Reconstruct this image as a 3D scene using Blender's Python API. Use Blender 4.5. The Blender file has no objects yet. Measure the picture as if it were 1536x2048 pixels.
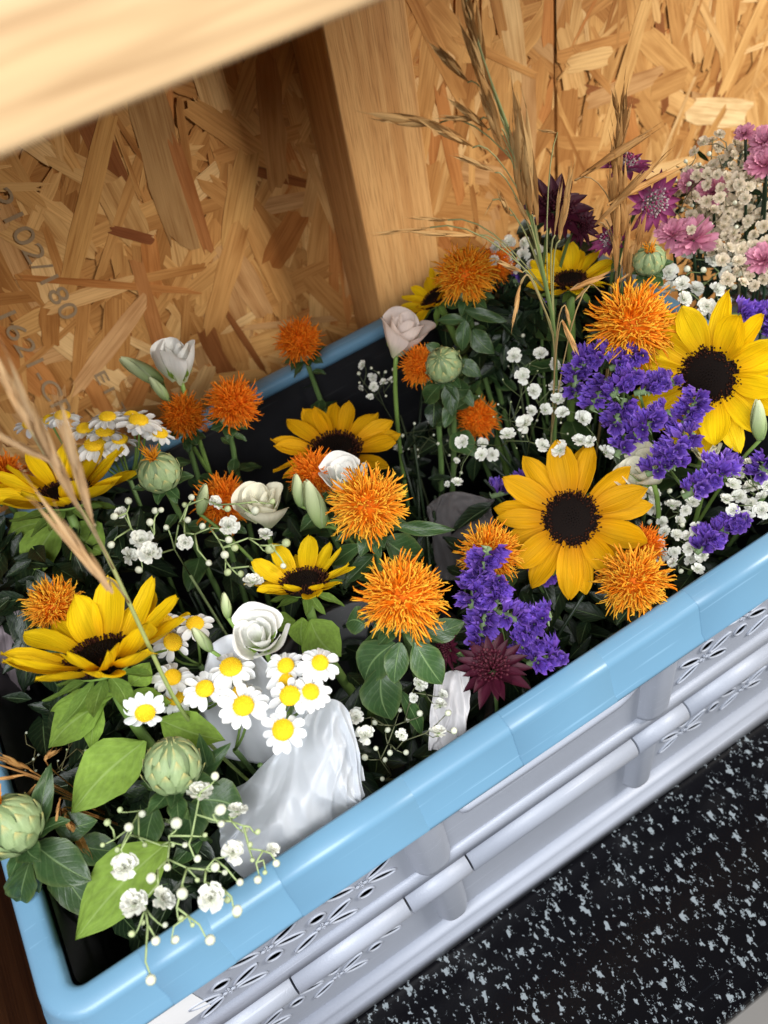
import bpy, math, random
from mathutils import Vector, Matrix, noise
from mathutils.geometry import delaunay_2d_cdt

rnd = random.Random(11)
PI = math.pi
sc = bpy.context.scene
col = sc.collection

# ------------------------------------------------------------------ camera
RIM = 0.31                      # height of the crate rim above the counter
CAMH = 0.476                    # camera above the rim
CAM = Vector((0, 0, RIM + CAMH))
FPX = 1700.0
_d = Vector((362, 1411, FPX)).normalized()
_x = Vector((6532, -3794, FPX))
_x = (_x - _d * _x.dot(_d)).normalized()
_y = (-_d).cross(_x)


def w_of(v):
    return Vector((_x.dot(v), _y.dot(v), -_d.dot(v)))


CR, CU, CB = w_of(Vector((1, 0, 0))), -w_of(Vector((0, 1, 0))), -w_of(Vector((0, 0, 1)))
cam = bpy.data.cameras.new('camera')
cam_o = bpy.data.objects.new('camera', cam)
col.objects.link(cam_o)
cam_o.matrix_world = Matrix(((CR.x, CU.x, CB.x, CAM.x), (CR.y, CU.y, CB.y, CAM.y),
                             (CR.z, CU.z, CB.z, CAM.z), (0, 0, 0, 1)))
cam.sensor_fit = 'VERTICAL'
cam.sensor_height = 36
cam.sensor_width = 27
cam.lens = 36 * FPX / 2048
cam.clip_start = 0.01
cam.clip_end = 60
cam.dof.use_dof = True
cam.dof.focus_distance = 0.56
cam.dof.aperture_fstop = 7.5
sc.camera = cam_o

# ------------------------------------------------------------------ light
wd = bpy.data.worlds.new('World')
sc.world = wd
wd.use_nodes = True
wd.node_tree.nodes['Background'].inputs[0].default_value = (0.95, 0.86, 0.76, 1)
wd.node_tree.nodes['Background'].inputs[1].default_value = 0.05


def area(name, loc, target, sx, sy, power, color):
    l = bpy.data.lights.new(name, 'AREA')
    l.shape = 'RECTANGLE'
    l.size, l.size_y = sx, sy
    l.energy = power
    l.color = color
    o = bpy.data.objects.new(name, l)
    col.objects.link(o)
    o.location = loc
    o.rotation_euler = (Vector(target) - Vector(loc)).to_track_quat('-Z', 'Y').to_euler()
    return o


area('doorway_daylight', (1.35, -0.35, 0.95), (0.35, 0.45, 0.36), 0.35, 0.45, 28, (1.0, 0.95, 0.88))
area('front_daylight', (-0.36, -0.42, 1.38), (0.0, 0.24, 0.31), 0.85, 0.80, 40, (0.95, 0.97, 1.0))

sc.view_settings.view_transform = 'Standard'
sc.view_settings.look = 'None'
sc.view_settings.exposure = 0
sc.view_settings.gamma = 1
sc.cycles.max_bounces = 8
sc.cycles.transparent_max_bounces = 8


# ------------------------------------------------------------------ pixel -> place
def ray(px, py):
    v = Vector((px - 768, py - 1024, FPX)) / FPX
    return w_of(v)


def P(px, py, z=None, y=None):
    """point of the place seen at a pixel of the photograph, at height z above the rim or at depth y"""
    r = ray(px, py)
    if y is not None:
        return CAM + r * (y / r.y)
    return CAM + r * ((RIM + z - CAM.z) / r.z)


def size_at(p, px):
    return px * (p - CAM).dot(-CB) / FPX


def face(p, tilt, deg):
    """normal that leans `tilt` from the viewer towards an image direction"""
    v = (CAM - p).normalized()
    a = math.radians(deg)
    s = (CR * math.cos(a) + CU * math.sin(a))
    s = (s - v * s.dot(v)).normalized()
    t = math.radians(tilt)
    return (v * math.cos(t) + s * math.sin(t)).normalized()


def frame(p, n, spin=0.0, hint=None):
    n = n.normalized()
    h = hint if hint is not None else Vector((0.13, -0.9, 0.2))
    x = h - n * h.dot(n)
    if x.length < 1e-4:
        x = Vector((1, 0, 0)) - n * n.x
    x.normalize()
    y = n.cross(x)
    m = Matrix(((x.x, y.x, n.x, p.x), (x.y, y.y, n.y, p.y), (x.z, y.z, n.z, p.z), (0, 0, 0, 1)))
    return m @ Matrix.Rotation(spin, 4, 'Z')


T = Matrix.Translation


def RX(a): return Matrix.Rotation(a, 4, 'X')
def RY(a): return Matrix.Rotation(a, 4, 'Y')
def RZ(a): return Matrix.Rotation(a, 4, 'Z')
def SC(a, b=None, c=None): return Matrix.Diagonal((a, a if b is None else b, a if c is None else c, 1))


def lerp(a, b, t): return a + (b - a) * t


def interp(x, xs, ys):
    for i in range(len(xs) - 1):
        if x <= xs[i + 1]:
            t = (x - xs[i]) / (xs[i + 1] - xs[i])
            return ys[i] + (ys[i + 1] - ys[i]) * max(0, t)
    return ys[-1]


def mixc(a, b, t):
    return tuple(a[i] + (b[i] - a[i]) * t for i in range(3))


def srgb(r, g, b):
    f = lambda c: (c / 255) / 12.92 if c / 255 <= 0.04045 else ((c / 255 + 0.055) / 1.055) ** 2.4
    return (f(r), f(g), f(b))


# ------------------------------------------------------------------ mesh builder
class MB:
    def __init__(s):
        s.v, s.f, s.c, s.uv = [], [], [], []

    def add(s, vs, fs, cs=None, uvs=None):
        o = len(s.v)
        s.v += [tuple(v) for v in vs]
        s.f += [tuple(i + o for i in f) for f in fs]
        s.c += list(cs) if cs is not None else [(1, 1, 1)] * len(vs)
        s.uv += list(uvs) if uvs is not None else [(0, 0)] * len(vs)

    def grid(s, fn, nu, nv, M=None, cf=None):
        vs, cs, uvs = [], [], []
        for i in range(nu + 1):
            for j in range(nv + 1):
                u, v = i / nu, j / nv
                p = Vector(fn(u, v))
                vs.append(M @ p if M is not None else p)
                cs.append(cf(u, v) if cf else (1, 1, 1))
                uvs.append((u, v))
        fs = []
        for i in range(nu):
            for j in range(nv):
                a = i * (nv + 1) + j
                fs.append((a, a + nv + 1, a + nv + 2, a + 1))
        s.add(vs, fs, cs, uvs)

    def tube(s, pts, rad, n=6, c0=(1, 1, 1), c1=None, cap=True):
        pts = [Vector(p) for p in pts]
        k = len(pts)
        if not hasattr(rad, '__len__'):
            rad = [rad] * k
        vs, cs, uvs = [], [], []
        ref = Vector((0.31, 0.47, 0.83))
        for i, p in enumerate(pts):
            t = (pts[min(i + 1, k - 1)] - pts[max(i - 1, 0)])
            if t.length < 1e-9:
                t = Vector((0, 0, 1))
            t.normalize()
            a = ref - t * ref.dot(t)
            if a.length < 1e-3:
                a = Vector((1, 0, 0)) - t * t.x
            a.normalize()
            b = t.cross(a)
            ref = a
            cc = mixc(c0, c1, i / (k - 1)) if c1 else c0
            for j in range(n):
                g = 2 * PI * j / n
                vs.append(p + (a * math.cos(g) + b * math.sin(g)) * rad[i])
                cs.append(cc)
                uvs.append((i / (k - 1), j / n))
        fs = []
        for i in range(k - 1):
            for j in range(n):
                a, b = i * n + j, i * n + (j + 1) % n
                fs.append((a, b, b + n, a + n))
        if cap:
            fs.append(tuple(range(n))[::-1])
            fs.append(tuple((k - 1) * n + j for j in range(n)))
        s.add(vs, fs, cs, uvs)

    def lathe(s, prof, n=16, M=None, cf=None):
        vs, cs, uvs = [], [], []
        for i, (r, z) in enumerate(prof):
            for j in range(n):
                a = 2 * PI * j / n
                p = Vector((r * math.cos(a), r * math.sin(a), z))
                vs.append(M @ p if M is not None else p)
                cs.append(cf(i / (len(prof) - 1)) if cf else (1, 1, 1))
                uvs.append((i / (len(prof) - 1), j / n))
        fs = []
        for i in range(len(prof) - 1):
            for j in range(n):
                a, b = i * n + j, i * n + (j + 1) % n
                fs.append((a, b, b + n, a + n))
        fs.append(tuple(range(n))[::-1])
        fs.append(tuple((len(prof) - 1) * n + j for j in range(n)))
        s.add(vs, fs, cs, uvs)

    def box(s, x0, x1, y0, y1, z0, z1, M=None):
        vs = [Vector((x, y, z)) for x in (x0, x1) for y in (y0, y1) for z in (z0, z1)]
        if M is not None:
            vs = [M @ v for v in vs]
        s.add(vs, [(0, 1, 3, 2), (4, 6, 7, 5), (0, 4, 5, 1), (2, 3, 7, 6), (0, 2, 6, 4), (1, 5, 7, 3)])

    def mesh(s, name, mat, smooth=True):
        m = bpy.data.meshes.new(name)
        m.from_pydata(s.v, [], s.f)
        if smooth:
            m.polygons.foreach_set('use_smooth', [True] * len(m.polygons))
        at = m.color_attributes.new('Col', 'FLOAT_COLOR', 'POINT')
        buf = []
        for c in s.c:
            buf += [c[0], c[1], c[2], 1.0]
        at.data.foreach_set('color', buf)
        uvl = m.uv_layers.new(name='UVMap')
        li = [0] * len(m.loops)
        m.loops.foreach_get('vertex_index', li)
        ub = []
        for i in li:
            ub += [s.uv[i][0], s.uv[i][1]]
        uvl.data.foreach_set('uv', ub)
        m.materials.append(mat)
        m.update()
        return m


def bez(a, b, c, n):
    return [a * (1 - t) ** 2 + b * 2 * t * (1 - t) + c * t * t for t in [i / n for i in range(n + 1)]]


# ------------------------------------------------------------------ objects
WM = {}


def thing(name, label, cat, loc, group=None):
    o = bpy.data.objects.new(name, None)
    col.objects.link(o)
    o.empty_display_size = 0.01
    o.location = loc
    o['label'] = label
    o['category'] = cat
    if group:
        o['group'] = group
    WM[o.name] = T(Vector(loc))
    return o


def part(name, mesh, parent, M=None, label=None, kind=None):
    o = bpy.data.objects.new(name, mesh)
    col.objects.link(o)
    M = M if M is not None else Matrix.Identity(4)
    if parent is not None:
        o.parent = parent
        o.matrix_basis = WM[parent.name].inverted() @ M
    else:
        o.matrix_basis = M
    WM[o.name] = M
    if label:
        o['label'] = label
    if kind:
        o['kind'] = kind
    return o


# ------------------------------------------------------------------ materials
def new_mat(name):
    m = bpy.data.materials.new(name)
    m.use_nodes = True
    nt = m.node_tree
    nt.nodes.clear()
    out = nt.nodes.new('ShaderNodeOutputMaterial')
    return m, nt, out


def nd(nt, typ, **kw):
    n = nt.nodes.new(typ)
    for k, v in kw.items():
        if k.startswith('i_'):
            n.inputs[int(k[2:])].default_value = v
        else:
            setattr(n, k, v)
    return n


def ramp(nt, stops, interp='LINEAR'):
    r = nt.nodes.new('ShaderNodeValToRGB')
    cr = r.color_ramp
    cr.interpolation = interp
    while len(cr.elements) < len(stops):
        cr.elements.new(0.5)
    for e, (p, c) in zip(cr.elements, stops):
        e.position = p
        e.color = (*c, 1) if len(c) == 3 else c
    return r


def mul(nt, a, b, fac=1.0):
    m = nd(nt, 'ShaderNodeMix', data_type='RGBA', blend_type='MULTIPLY')
    m.inputs[0].default_value = fac
    nt.links.new(a, m.inputs[6])
    if hasattr(b, 'links'):
        nt.links.new(b, m.inputs[7])
    else:
        m.inputs[7].default_value = (*b, 1)
    return m.outputs[2]


def organic(name, tint=(1, 1, 1), rough=0.5, trans=0.25, streak=0.25, sx=2.0, sy=26.0, var=0.25, vein=None,
            spec=0.3, bump=0.15, tcol=None, uv=True):
    """petal / leaf: colour from the Col attribute, streaks or veins along the length, light through the sheet"""
    m, nt, out = new_mat(name)
    L = nt.links.new
    at = nd(nt, 'ShaderNodeAttribute', attribute_name='Col')
    c = mul(nt, at.outputs[0], tint)
    tc = nd(nt, 'ShaderNodeTexCoord')
    oi = nd(nt, 'ShaderNodeObjectInfo')
    mp = nd(nt, 'ShaderNodeMapping')
    mp.inputs[3].default_value = (sx, sy, 1) if uv else (sx, sx, sx)
    L(tc.outputs['UV' if uv else 'Object'], mp.inputs[0])
    L(oi.outputs['Random'], mp.inputs[1])
    nz = nd(nt, 'ShaderNodeTexNoise')
    nz.inputs['Scale'].default_value = 1.0
    nz.inputs['Detail'].default_value = 3
    L(mp.outputs[0], nz.inputs['Vector'])
    rp = ramp(nt, [(0.3, (1 - streak,) * 3), (0.7, (1, 1, 1))])
    L(nz.outputs[0], rp.inputs[0])
    c = mul(nt, c, rp.outputs[0])
    hgt = nz.outputs[0]
    if vein:
        sep = nd(nt, 'ShaderNodeSeparateXYZ')
        L(tc.outputs['UV'], sep.inputs[0])
        a1 = nd(nt, 'ShaderNodeMath', operation='SUBTRACT', i_1=0.5)
        L(sep.outputs[1], a1.inputs[0])
        a2 = nd(nt, 'ShaderNodeMath', operation='ABSOLUTE')
        L(a1.outputs[0], a2.inputs[0])
        # side veins: u - |v| * k
        a3 = nd(nt, 'ShaderNodeMath', operation='MULTIPLY_ADD', i_1=-0.75)
        L(a2.outputs[0], a3.inputs[0])
        L(sep.outputs[0], a3.inputs[2])
        a4 = nd(nt, 'ShaderNodeMath', operation='MULTIPLY', i_1=44.0)
        L(a3.outputs[0], a4.inputs[0])
        a5 = nd(nt, 'ShaderNodeMath', operation='SINE')
        L(a4.outputs[0], a5.inputs[0])
        r5 = ramp(nt, [(0.6, (0, 0, 0)), (1.0, (0.10, 0.10, 0.10))])
        L(a5.outputs[0], r5.inputs[0])
        r2 = ramp(nt, [(0.010, (0.6, 0.6, 0.6)), (0.035, (0, 0, 0))])
        L(a2.outputs[0], r2.inputs[0])
        mx = nd(nt, 'ShaderNodeMix', data_type='RGBA', blend_type='LIGHTEN')
        mx.inputs[0].default_value = 1
        L(r5.outputs[0], mx.inputs[6])
        L(r2.outputs[0], mx.inputs[7])
        m2 = nd(nt, 'ShaderNodeMix', data_type='RGBA')
        L(mx.outputs[2], m2.inputs[0])
        L(c, m2.inputs[6])
        m2.inputs[7].default_value = (*vein, 1)
        c = m2.outputs[2]
        ad = nd(nt, 'ShaderNodeMath', operation='SUBTRACT')
        L(nz.outputs[0], ad.inputs[0])
        L(mx.outputs[2], ad.inputs[1])
        hgt = ad.outputs[0]
    hs = nd(nt, 'ShaderNodeHueSaturation')
    rv = nd(nt, 'ShaderNodeMapRange')
    rv.inputs[3].default_value = 1 - var
    rv.inputs[4].default_value = 1 + var * 0.4
    L(oi.outputs['Random'], rv.inputs[0])
    L(rv.outputs[0], hs.inputs['Value'])
    L(c, hs.inputs['Color'])
    b = nd(nt, 'ShaderNodeBsdfPrincipled')
    L(hs.outputs[0], b.inputs['Base Color'])
    b.inputs['Roughness'].default_value = rough
    b.inputs['Specular IOR Level'].default_value = spec
    bp = nd(nt, 'ShaderNodeBump')
    bp.inputs['Strength'].default_value = bump
    bp.inputs['Distance'].default_value = 0.001
    L(hgt, bp.inputs['Height'])
    L(bp.outputs[0], b.inputs['Normal'])
    if trans > 0:
        tr = nd(nt, 'ShaderNodeBsdfTranslucent')
        L(mul(nt, hs.outputs[0], tcol) if tcol else hs.outputs[0], tr.inputs[0])
        mxs = nd(nt, 'ShaderNodeMixShader', i_0=trans)
        L(b.outputs[0], mxs.inputs[1])
        L(tr.outputs[0], mxs.inputs[2])
        L(mxs.outputs[0], out.inputs[0])
    else:
        L(b.outputs[0], out.inputs[0])
    return m


def plastic(name, color, rough=0.35, sss=0.0, grain=0.0, spec=0.5, smudge=0.06):
    m, nt, out = new_mat(name)
    L = nt.links.new
    tc = nd(nt, 'ShaderNodeTexCoord')
    nz = nd(nt, 'ShaderNodeTexNoise')
    nz.inputs['Scale'].default_value = 9
    nz.inputs['Detail'].default_value = 5
    L(tc.outputs['Object'], nz.inputs['Vector'])
    rp = ramp(nt, [(0.3, tuple(c * (1 - smudge * 2) for c in color)), (0.65, color)])
    L(nz.outputs[0], rp.inputs[0])
    mps = nd(nt, 'ShaderNodeMapping')
    mps.inputs[2].default_value = (0.3, 0.2, 0.5)
    mps.inputs[3].default_value = (9, 420, 420)
    L(tc.outputs['Object'], mps.inputs[0])
    ns = nd(nt, 'ShaderNodeTexNoise')
    ns.inputs['Scale'].default_value = 1
    ns.inputs['Detail'].default_value = 2
    L(mps.outputs[0], ns.inputs['Vector'])
    rs = ramp(nt, [(0.66, (0, 0, 0)), (0.72, (0.22, 0.22, 0.22))])
    L(ns.outputs[0], rs.inputs[0])
    mxs = nd(nt, 'ShaderNodeMix', data_type='RGBA')
    L(rs.outputs[0], mxs.inputs[0])
    L(rp.outputs[0], mxs.inputs[6])
    mxs.inputs[7].default_value = (*[min(1, c * 1.5 + 0.12) for c in color], 1)
    b = nd(nt, 'ShaderNodeBsdfPrincipled')
    L(mxs.outputs[2], b.inputs['Base Color'])
    rr = nd(nt, 'ShaderNodeMapRange')
    rr.inputs[3].default_value = rough + 0.1
    rr.inputs[4].default_value = rough - 0.05
    L(nz.outputs[0], rr.inputs[0])
    L(rr.outputs[0], b.inputs['Roughness'])
    b.inputs['Specular IOR Level'].default_value = spec
    if sss:
        b.inputs['Subsurface Weight'].default_value = sss
        b.inputs['Subsurface Radius'].default_value = (0.004, 0.006, 0.008)
        b.inputs['Subsurface Scale'].default_value = 0.6
    n2 = nd(nt, 'ShaderNodeTexNoise')
    n2.inputs['Scale'].default_value = 1100 if grain else 40
    n2.inputs['Detail'].default_value = 2
    L(tc.outputs['Object'], n2.inputs['Vector'])
    bp = nd(nt, 'ShaderNodeBump')
    bp.inputs['Strength'].default_value = grain if grain else 0.05
    bp.inputs['Distance'].default_value = 0.0006
    L(n2.outputs[0], bp.inputs['Height'])
    L(bp.outputs[0], b.inputs['Normal'])
    L(b.outputs[0], out.inputs[0])
    return m


def timber(name, light, dark, axis, scale=1.0):
    m, nt, out = new_mat(name)
    L = nt.links.new
    tc = nd(nt, 'ShaderNodeTexCoord')
    mp = nd(nt, 'ShaderNodeMapping')
    s = [70 * scale] * 3
    s[axis] = 2.2 * scale
    mp.inputs[3].default_value = s
    L(tc.outputs['Object'], mp.inputs[0])
    nz = nd(nt, 'ShaderNodeTexNoise')
    nz.inputs['Scale'].default_value = 1
    nz.inputs['Detail'].default_value = 6
    nz.inputs['Distortion'].default_value = 0.6
    L(mp.outputs[0], nz.inputs['Vector'])
    mp2 = nd(nt, 'ShaderNodeMapping')
    s2 = [420 * scale] * 3
    s2[axis] = 22 * scale
    mp2.inputs[3].default_value = s2
    L(tc.outputs['Object'], mp2.inputs[0])
    nf = nd(nt, 'ShaderNodeTexNoise')
    nf.inputs['Scale'].default_value = 1
    nf.inputs['Detail'].default_value = 3
    L(mp2.outputs[0], nf.inputs['Vector'])
    r1 = ramp(nt, [(0.32, dark), (0.55, mixc(dark, light, 0.7)), (0.75, light)])
    L(nz.outputs[0], r1.inputs[0])
    r2 = ramp(nt, [(0.30, (0.66, 0.6, 0.55)), (0.52, (1, 1, 1))])
    L(nf.outputs[0], r2.inputs[0])
    c = mul(nt, r1.outputs[0], r2.outputs[0], 0.8)
    b = nd(nt, 'ShaderNodeBsdfPrincipled')
    L(c, b.inputs['Base Color'])
    b.inputs['Roughness'].default_value = 0.62
    b.inputs['Specular IOR Level'].default_value = 0.25
    bp = nd(nt, 'ShaderNodeBump')
    bp.inputs['Strength'].default_value = 0.35
    bp.inputs['Distance'].default_value = 0.0008
    L(nf.outputs[0], bp.inputs['Height'])
    L(bp.outputs[0], b.inputs['Normal'])
    L(b.outputs[0], out.inputs[0])
    return m


def strand_mat(name):
    m, nt, out = new_mat(name)
    L = nt.links.new
    at = nd(nt, 'ShaderNodeAttribute', attribute_name='Col')
    uv = nd(nt, 'ShaderNodeUVMap', uv_map='UVMap')
    mp = nd(nt, 'ShaderNodeMapping')
    mp.inputs[3].default_value = (16, 520, 1)
    L(uv.outputs[0], mp.inputs[0])
    nz = nd(nt, 'ShaderNodeTexNoise')
    nz.inputs['Scale'].default_value = 1
    nz.inputs['Detail'].default_value = 5
    nz.inputs['Distortion'].default_value = 0.7
    L(mp.outputs[0], nz.inputs['Vector'])
    r = ramp(nt, [(0.28, (0.70, 0.60, 0.50)), (0.5, (0.95, 0.93, 0.90)), (0.72, (1.06, 1.06, 1.06))])
    L(nz.outputs[0], r.inputs[0])
    c = mul(nt, at.outputs[0], r.outputs[0])
    mp3 = nd(nt, 'ShaderNodeMapping')
    mp3.inputs[3].default_value = (14, 60, 1)
    L(uv.outputs[0], mp3.inputs[0])
    n3 = nd(nt, 'ShaderNodeTexNoise')
    n3.inputs['Scale'].default_value = 1
    n3.inputs['Detail'].default_value = 3
    L(mp3.outputs[0], n3.inputs['Vector'])
    r3 = ramp(nt, [(0.3, (0.72, 0.62, 0.52)), (0.55, (1, 1, 1))])
    L(n3.outputs[0], r3.inputs[0])
    c = mul(nt, c, r3.outputs[0])
    b = nd(nt, 'ShaderNodeBsdfPrincipled')
    L(c, b.inputs['Base Color'])
    b.inputs['Roughness'].default_value = 0.5
    b.inputs['Specular IOR Level'].default_value = 0.3
    bp = nd(nt, 'ShaderNodeBump')
    bp.inputs['Strength'].default_value = 0.3
    bp.inputs['Distance'].default_value = 0.0008
    L(nz.outputs[0], bp.inputs['Height'])
    L(bp.outputs[0], b.inputs['Normal'])
    L(b.outputs[0], out.inputs[0])
    return m


def counter_mat():
    m, nt, out = new_mat('speckled_laminate')
    L = nt.links.new
    tc = nd(nt, 'ShaderNodeTexCoord')

    def flakes(scale, thr, rad, wl, seed, strx):
        mp = nd(nt, 'ShaderNodeMapping')
        mp.inputs[1].default_value = (seed, seed * 0.7, 0)
        mp.inputs[2].default_value = (0, 0, 0.9)
        mp.inputs[3].default_value = (1, strx, 1)
        L(tc.outputs['Object'], mp.inputs[0])
        wn = nd(nt, 'ShaderNodeTexNoise')
        wn.inputs['Scale'].default_value = wl
        wn.inputs['Detail'].default_value = 2
        L(mp.outputs[0], wn.inputs['Vector'])
        sb = nd(nt, 'ShaderNodeVectorMath', operation='SUBTRACT')
        L(wn.outputs[1], sb.inputs[0])
        sb.inputs[1].default_value = (0.5, 0.5, 0.5)
        ma = nd(nt, 'ShaderNodeVectorMath', operation='MULTIPLY_ADD')
        L(sb.outputs[0], ma.inputs[0])
        ma.inputs[1].default_value = (0.009, 0.009, 0)
        L(mp.outputs[0], ma.inputs[2])
        vo = nd(nt, 'ShaderNodeTexVoronoi', voronoi_dimensions='2D', distance='MANHATTAN')
        vo.inputs['Scale'].default_value = scale
        L(ma.outputs[0], vo.inputs['Vector'])
        sp = nd(nt, 'ShaderNodeSeparateColor')
        L(vo.outputs['Color'], sp.inputs[0])
        g = nd(nt, 'ShaderNodeMath', operation='GREATER_THAN', i_1=thr)
        L(sp.outputs[0], g.inputs[0])
        rr = nd(nt, 'ShaderNodeMath', operation='MULTIPLY', i_1=rad)
        L(sp.outputs[1], rr.inputs[0])
        lt = nd(nt, 'ShaderNodeMath', operation='LESS_THAN')
        L(vo.outputs['Distance'], lt.inputs[0])
        L(rr.outputs[0], lt.inputs[1])
        mu = nd(nt, 'ShaderNodeMath', operation='MULTIPLY')
        L(g.outputs[0], mu.inputs[0])
        L(lt.outputs[0], mu.inputs[1])
        return mu.outputs[0]
    a = flakes(125, 0.58, 0.38, 300, 0.0, 0.62)
    b_ = flakes(270, 0.58, 0.36, 500, 3.3, 0.7)
    mx = nd(nt, 'ShaderNodeMath', operation='MAXIMUM')
    L(a, mx.inputs[0])
    L(b_, mx.inputs[1])
    cm = nd(nt, 'ShaderNodeMix', data_type='RGBA')
    L(mx.outputs[0], cm.inputs[0])
    cm.inputs[6].default_value = (0.003, 0.003, 0.004, 1)
    cm.inputs[7].default_value = (0.19, 0.22, 0.24, 1)
    b = nd(nt, 'ShaderNodeBsdfPrincipled')
    L(cm.outputs[2], b.inputs['Base Color'])
    b.inputs['Roughness'].default_value = 0.16
    b.inputs['Specular IOR Level'].default_value = 0.22
    n2 = nd(nt, 'ShaderNodeTexNoise')
    n2.inputs['Scale'].default_value = 60
    L(tc.outputs['Object'], n2.inputs['Vector'])
    bp = nd(nt, 'ShaderNodeBump')
    bp.inputs['Strength'].default_value = 0.06
    bp.inputs['Distance'].default_value = 0.001
    L(n2.outputs[0], bp.inputs['Height'])
    L(bp.outputs[0], b.inputs['Normal'])
    L(b.outputs[0], out.inputs[0])
    return m


def sheet_mat(name, color, trans, rough, clear=0.0):
    m, nt, out = new_mat(name)
    L = nt.links.new
    b = nd(nt, 'ShaderNodeBsdfPrincipled')
    b.inputs['Base Color'].default_value = (*color, 1)
    b.inputs['Roughness'].default_value = rough
    tr = nd(nt, 'ShaderNodeBsdfTranslucent')
    tr.inputs[0].default_value = (*color, 1)
    tc = nd(nt, 'ShaderNodeTexCoord')
    nz = nd(nt, 'ShaderNodeTexNoise')
    nz.inputs['Scale'].default_value = 55
    nz.inputs['Detail'].default_value = 4
    nz.inputs['Distortion'].default_value = 1.2
    L(tc.outputs['Object'], nz.inputs['Vector'])
    bp = nd(nt, 'ShaderNodeBump')
    bp.inputs['Strength'].default_value = 0.25
    bp.inputs['Distance'].default_value = 0.0012
    L(nz.outputs[0], bp.inputs['Height'])
    L(bp.outputs[0], b.inputs['Normal'])
    ms = nd(nt, 'ShaderNodeMixShader', i_0=trans)
    L(b.outputs[0], ms.inputs[1])
    L(tr.outputs[0], ms.inputs[2])
    res = ms.outputs[0]
    if clear:
        tp = nd(nt, 'ShaderNodeBsdfTransparent')
        m2 = nd(nt, 'ShaderNodeMixShader', i_0=clear)
        L(res, m2.inputs[1])
        L(tp.outputs[0], m2.inputs[2])
        res = m2.outputs[0]
    L(res, out.inputs[0])
    return m


M_PETAL = organic('sunflower_petal', rough=0.6, spec=0.15, trans=0.34, streak=0.28, sx=1.0, sy=20, var=0.16, bump=0.9, tcol=(1, 0.85, 0.6))
M_DISC = organic('sunflower_disc', rough=0.8, trans=0, streak=0.3, uv=False, sx=900, var=0, spec=0.1)
M_GREEN = organic('green_leaf', rough=0.42, trans=0.22, streak=0.25, sx=5, sy=5, var=0.30, vein=(0.20, 0.30, 0.12), spec=0.45, bump=0.5, tcol=(1.2, 1.3, 0.5))
M_SOFT = organic('downy_leaf', rough=0.75, trans=0.42, streak=0.30, sx=11, sy=11, var=0.12, vein=(0.36, 0.50, 0.16), spec=0.15, bump=0.5, tcol=(1.2, 1.25, 0.5))
M_STEM = organic('stem', rough=0.55, trans=0, streak=0.2, sx=12, sy=4, var=0.2)
M_FLORET = organic('safflower_floret', rough=0.6, spec=0.15, trans=0.45, streak=0.1, sx=2, sy=2, var=0.08, bump=0.0)
M_SCALE = organic('bud_scale', rough=0.5, trans=0.12, streak=0.25, sx=2, sy=14, var=0.05, bump=0.3)
M_PURPLE = organic('statice_petal', rough=0.6, trans=0.30, streak=0.35, sx=2, sy=20, var=0.3, bump=0.5)
M_WHITE = organic('white_petal', rough=0.55, trans=0.32, streak=0.10, sx=2, sy=18, var=0.10, bump=0.3)
M_STAR = organic('astrantia_bract', rough=0.55, trans=0.25, streak=0.3, sx=1.5, sy=24, var=0.2, bump=0.3)
M_PINK = organic('pink_petal', rough=0.55, trans=0.3, streak=0.2, sx=1.5, sy=14, var=0.25, bump=0.3)
M_YDISC = organic('feverfew_disc', rough=0.7, trans=0.05, streak=0.15, uv=False, sx=2600, var=0.06, bump=0.3)
M_STRAW = organic('dry_grass', tint=(1.0, 0.92, 0.78), rough=0.6, spec=0.12, trans=0.2, streak=0.4, sx=1.5, sy=12, var=0.3, bump=0.3)
M_BLUE = plastic('blue_plastic', (0.118, 0.245, 0.36), rough=0.36, smudge=0.05)
M_GREY = plastic('grey_plastic', (0.325, 0.355, 0.42), rough=0.42, grain=0.35)
M_BLACK = plastic('black_plastic', (0.012, 0.012, 0.014), rough=0.4)
M_LABEL = plastic('paper_label', (0.82, 0.84, 0.86), rough=0.6)
M_POST = timber('planed_timber_post', srgb(218, 170, 110), srgb(192, 140, 84), 2, 1.7)
M_BEAM = timber('planed_timber_beam', srgb(196, 168, 130), srgb(191, 160, 119), 0, 0.5)
M_SIDE = timber('dark_plywood', srgb(150, 95, 55), srgb(105, 60, 32), 1)
M_STRAND = strand_mat('wood_strand')
M_COUNTER = counter_mat()
M_PLASTIC = sheet_mat('clear_white_plastic', (0.80, 0.83, 0.87), 0.55, 0.30, 0.32)
M_PAPER = sheet_mat('grey_white_paper', (0.55, 0.54, 0.55), 0.25, 0.7)

# ================================================================== SETTING
YW = 0.667          # face of the strand board wall
# counter with a rolled front edge
mb = MB()
prof = [(0.9, 0.0), (0.0545, 0.0), (0.0530, -0.0008), (0.0515, 0.0), (0.047, 0.0)]
for k in range(1, 9):
    a = PI / 2 * k / 8
    prof.append((0.047 - 0.02 * math.sin(a), -0.02 + 0.02 * math.cos(a)))
prof += [(0.027, -0.04), (0.9, -0.04)]
vs, fs = [], []
for x in (-1.3, 1.6):
    vs += [(x, p[0], p[1]) for p in prof]
n = len(prof)
for i in range(n):
    j = (i + 1) % n
    fs.append((i, j, n + j, n + i))
fs.append(tuple(range(n))[::-1])
fs.append(tuple(range(n, 2 * n)))
mb.add(vs, fs)
counter = part('countertop', mb.mesh('countertop', M_COUNTER, False), None)
counter['kind'] = 'structure'
mb = MB()
mb.grid(lambda u, v: (-4 + 8 * u, -4 + 6 * v, -0.9), 2, 2)
ground = part('floor', mb.mesh('floor', plastic('concrete_floor', (0.30, 0.29, 0.28), 0.8, grain=0.3)), None)
ground['kind'] = 'structure'

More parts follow.
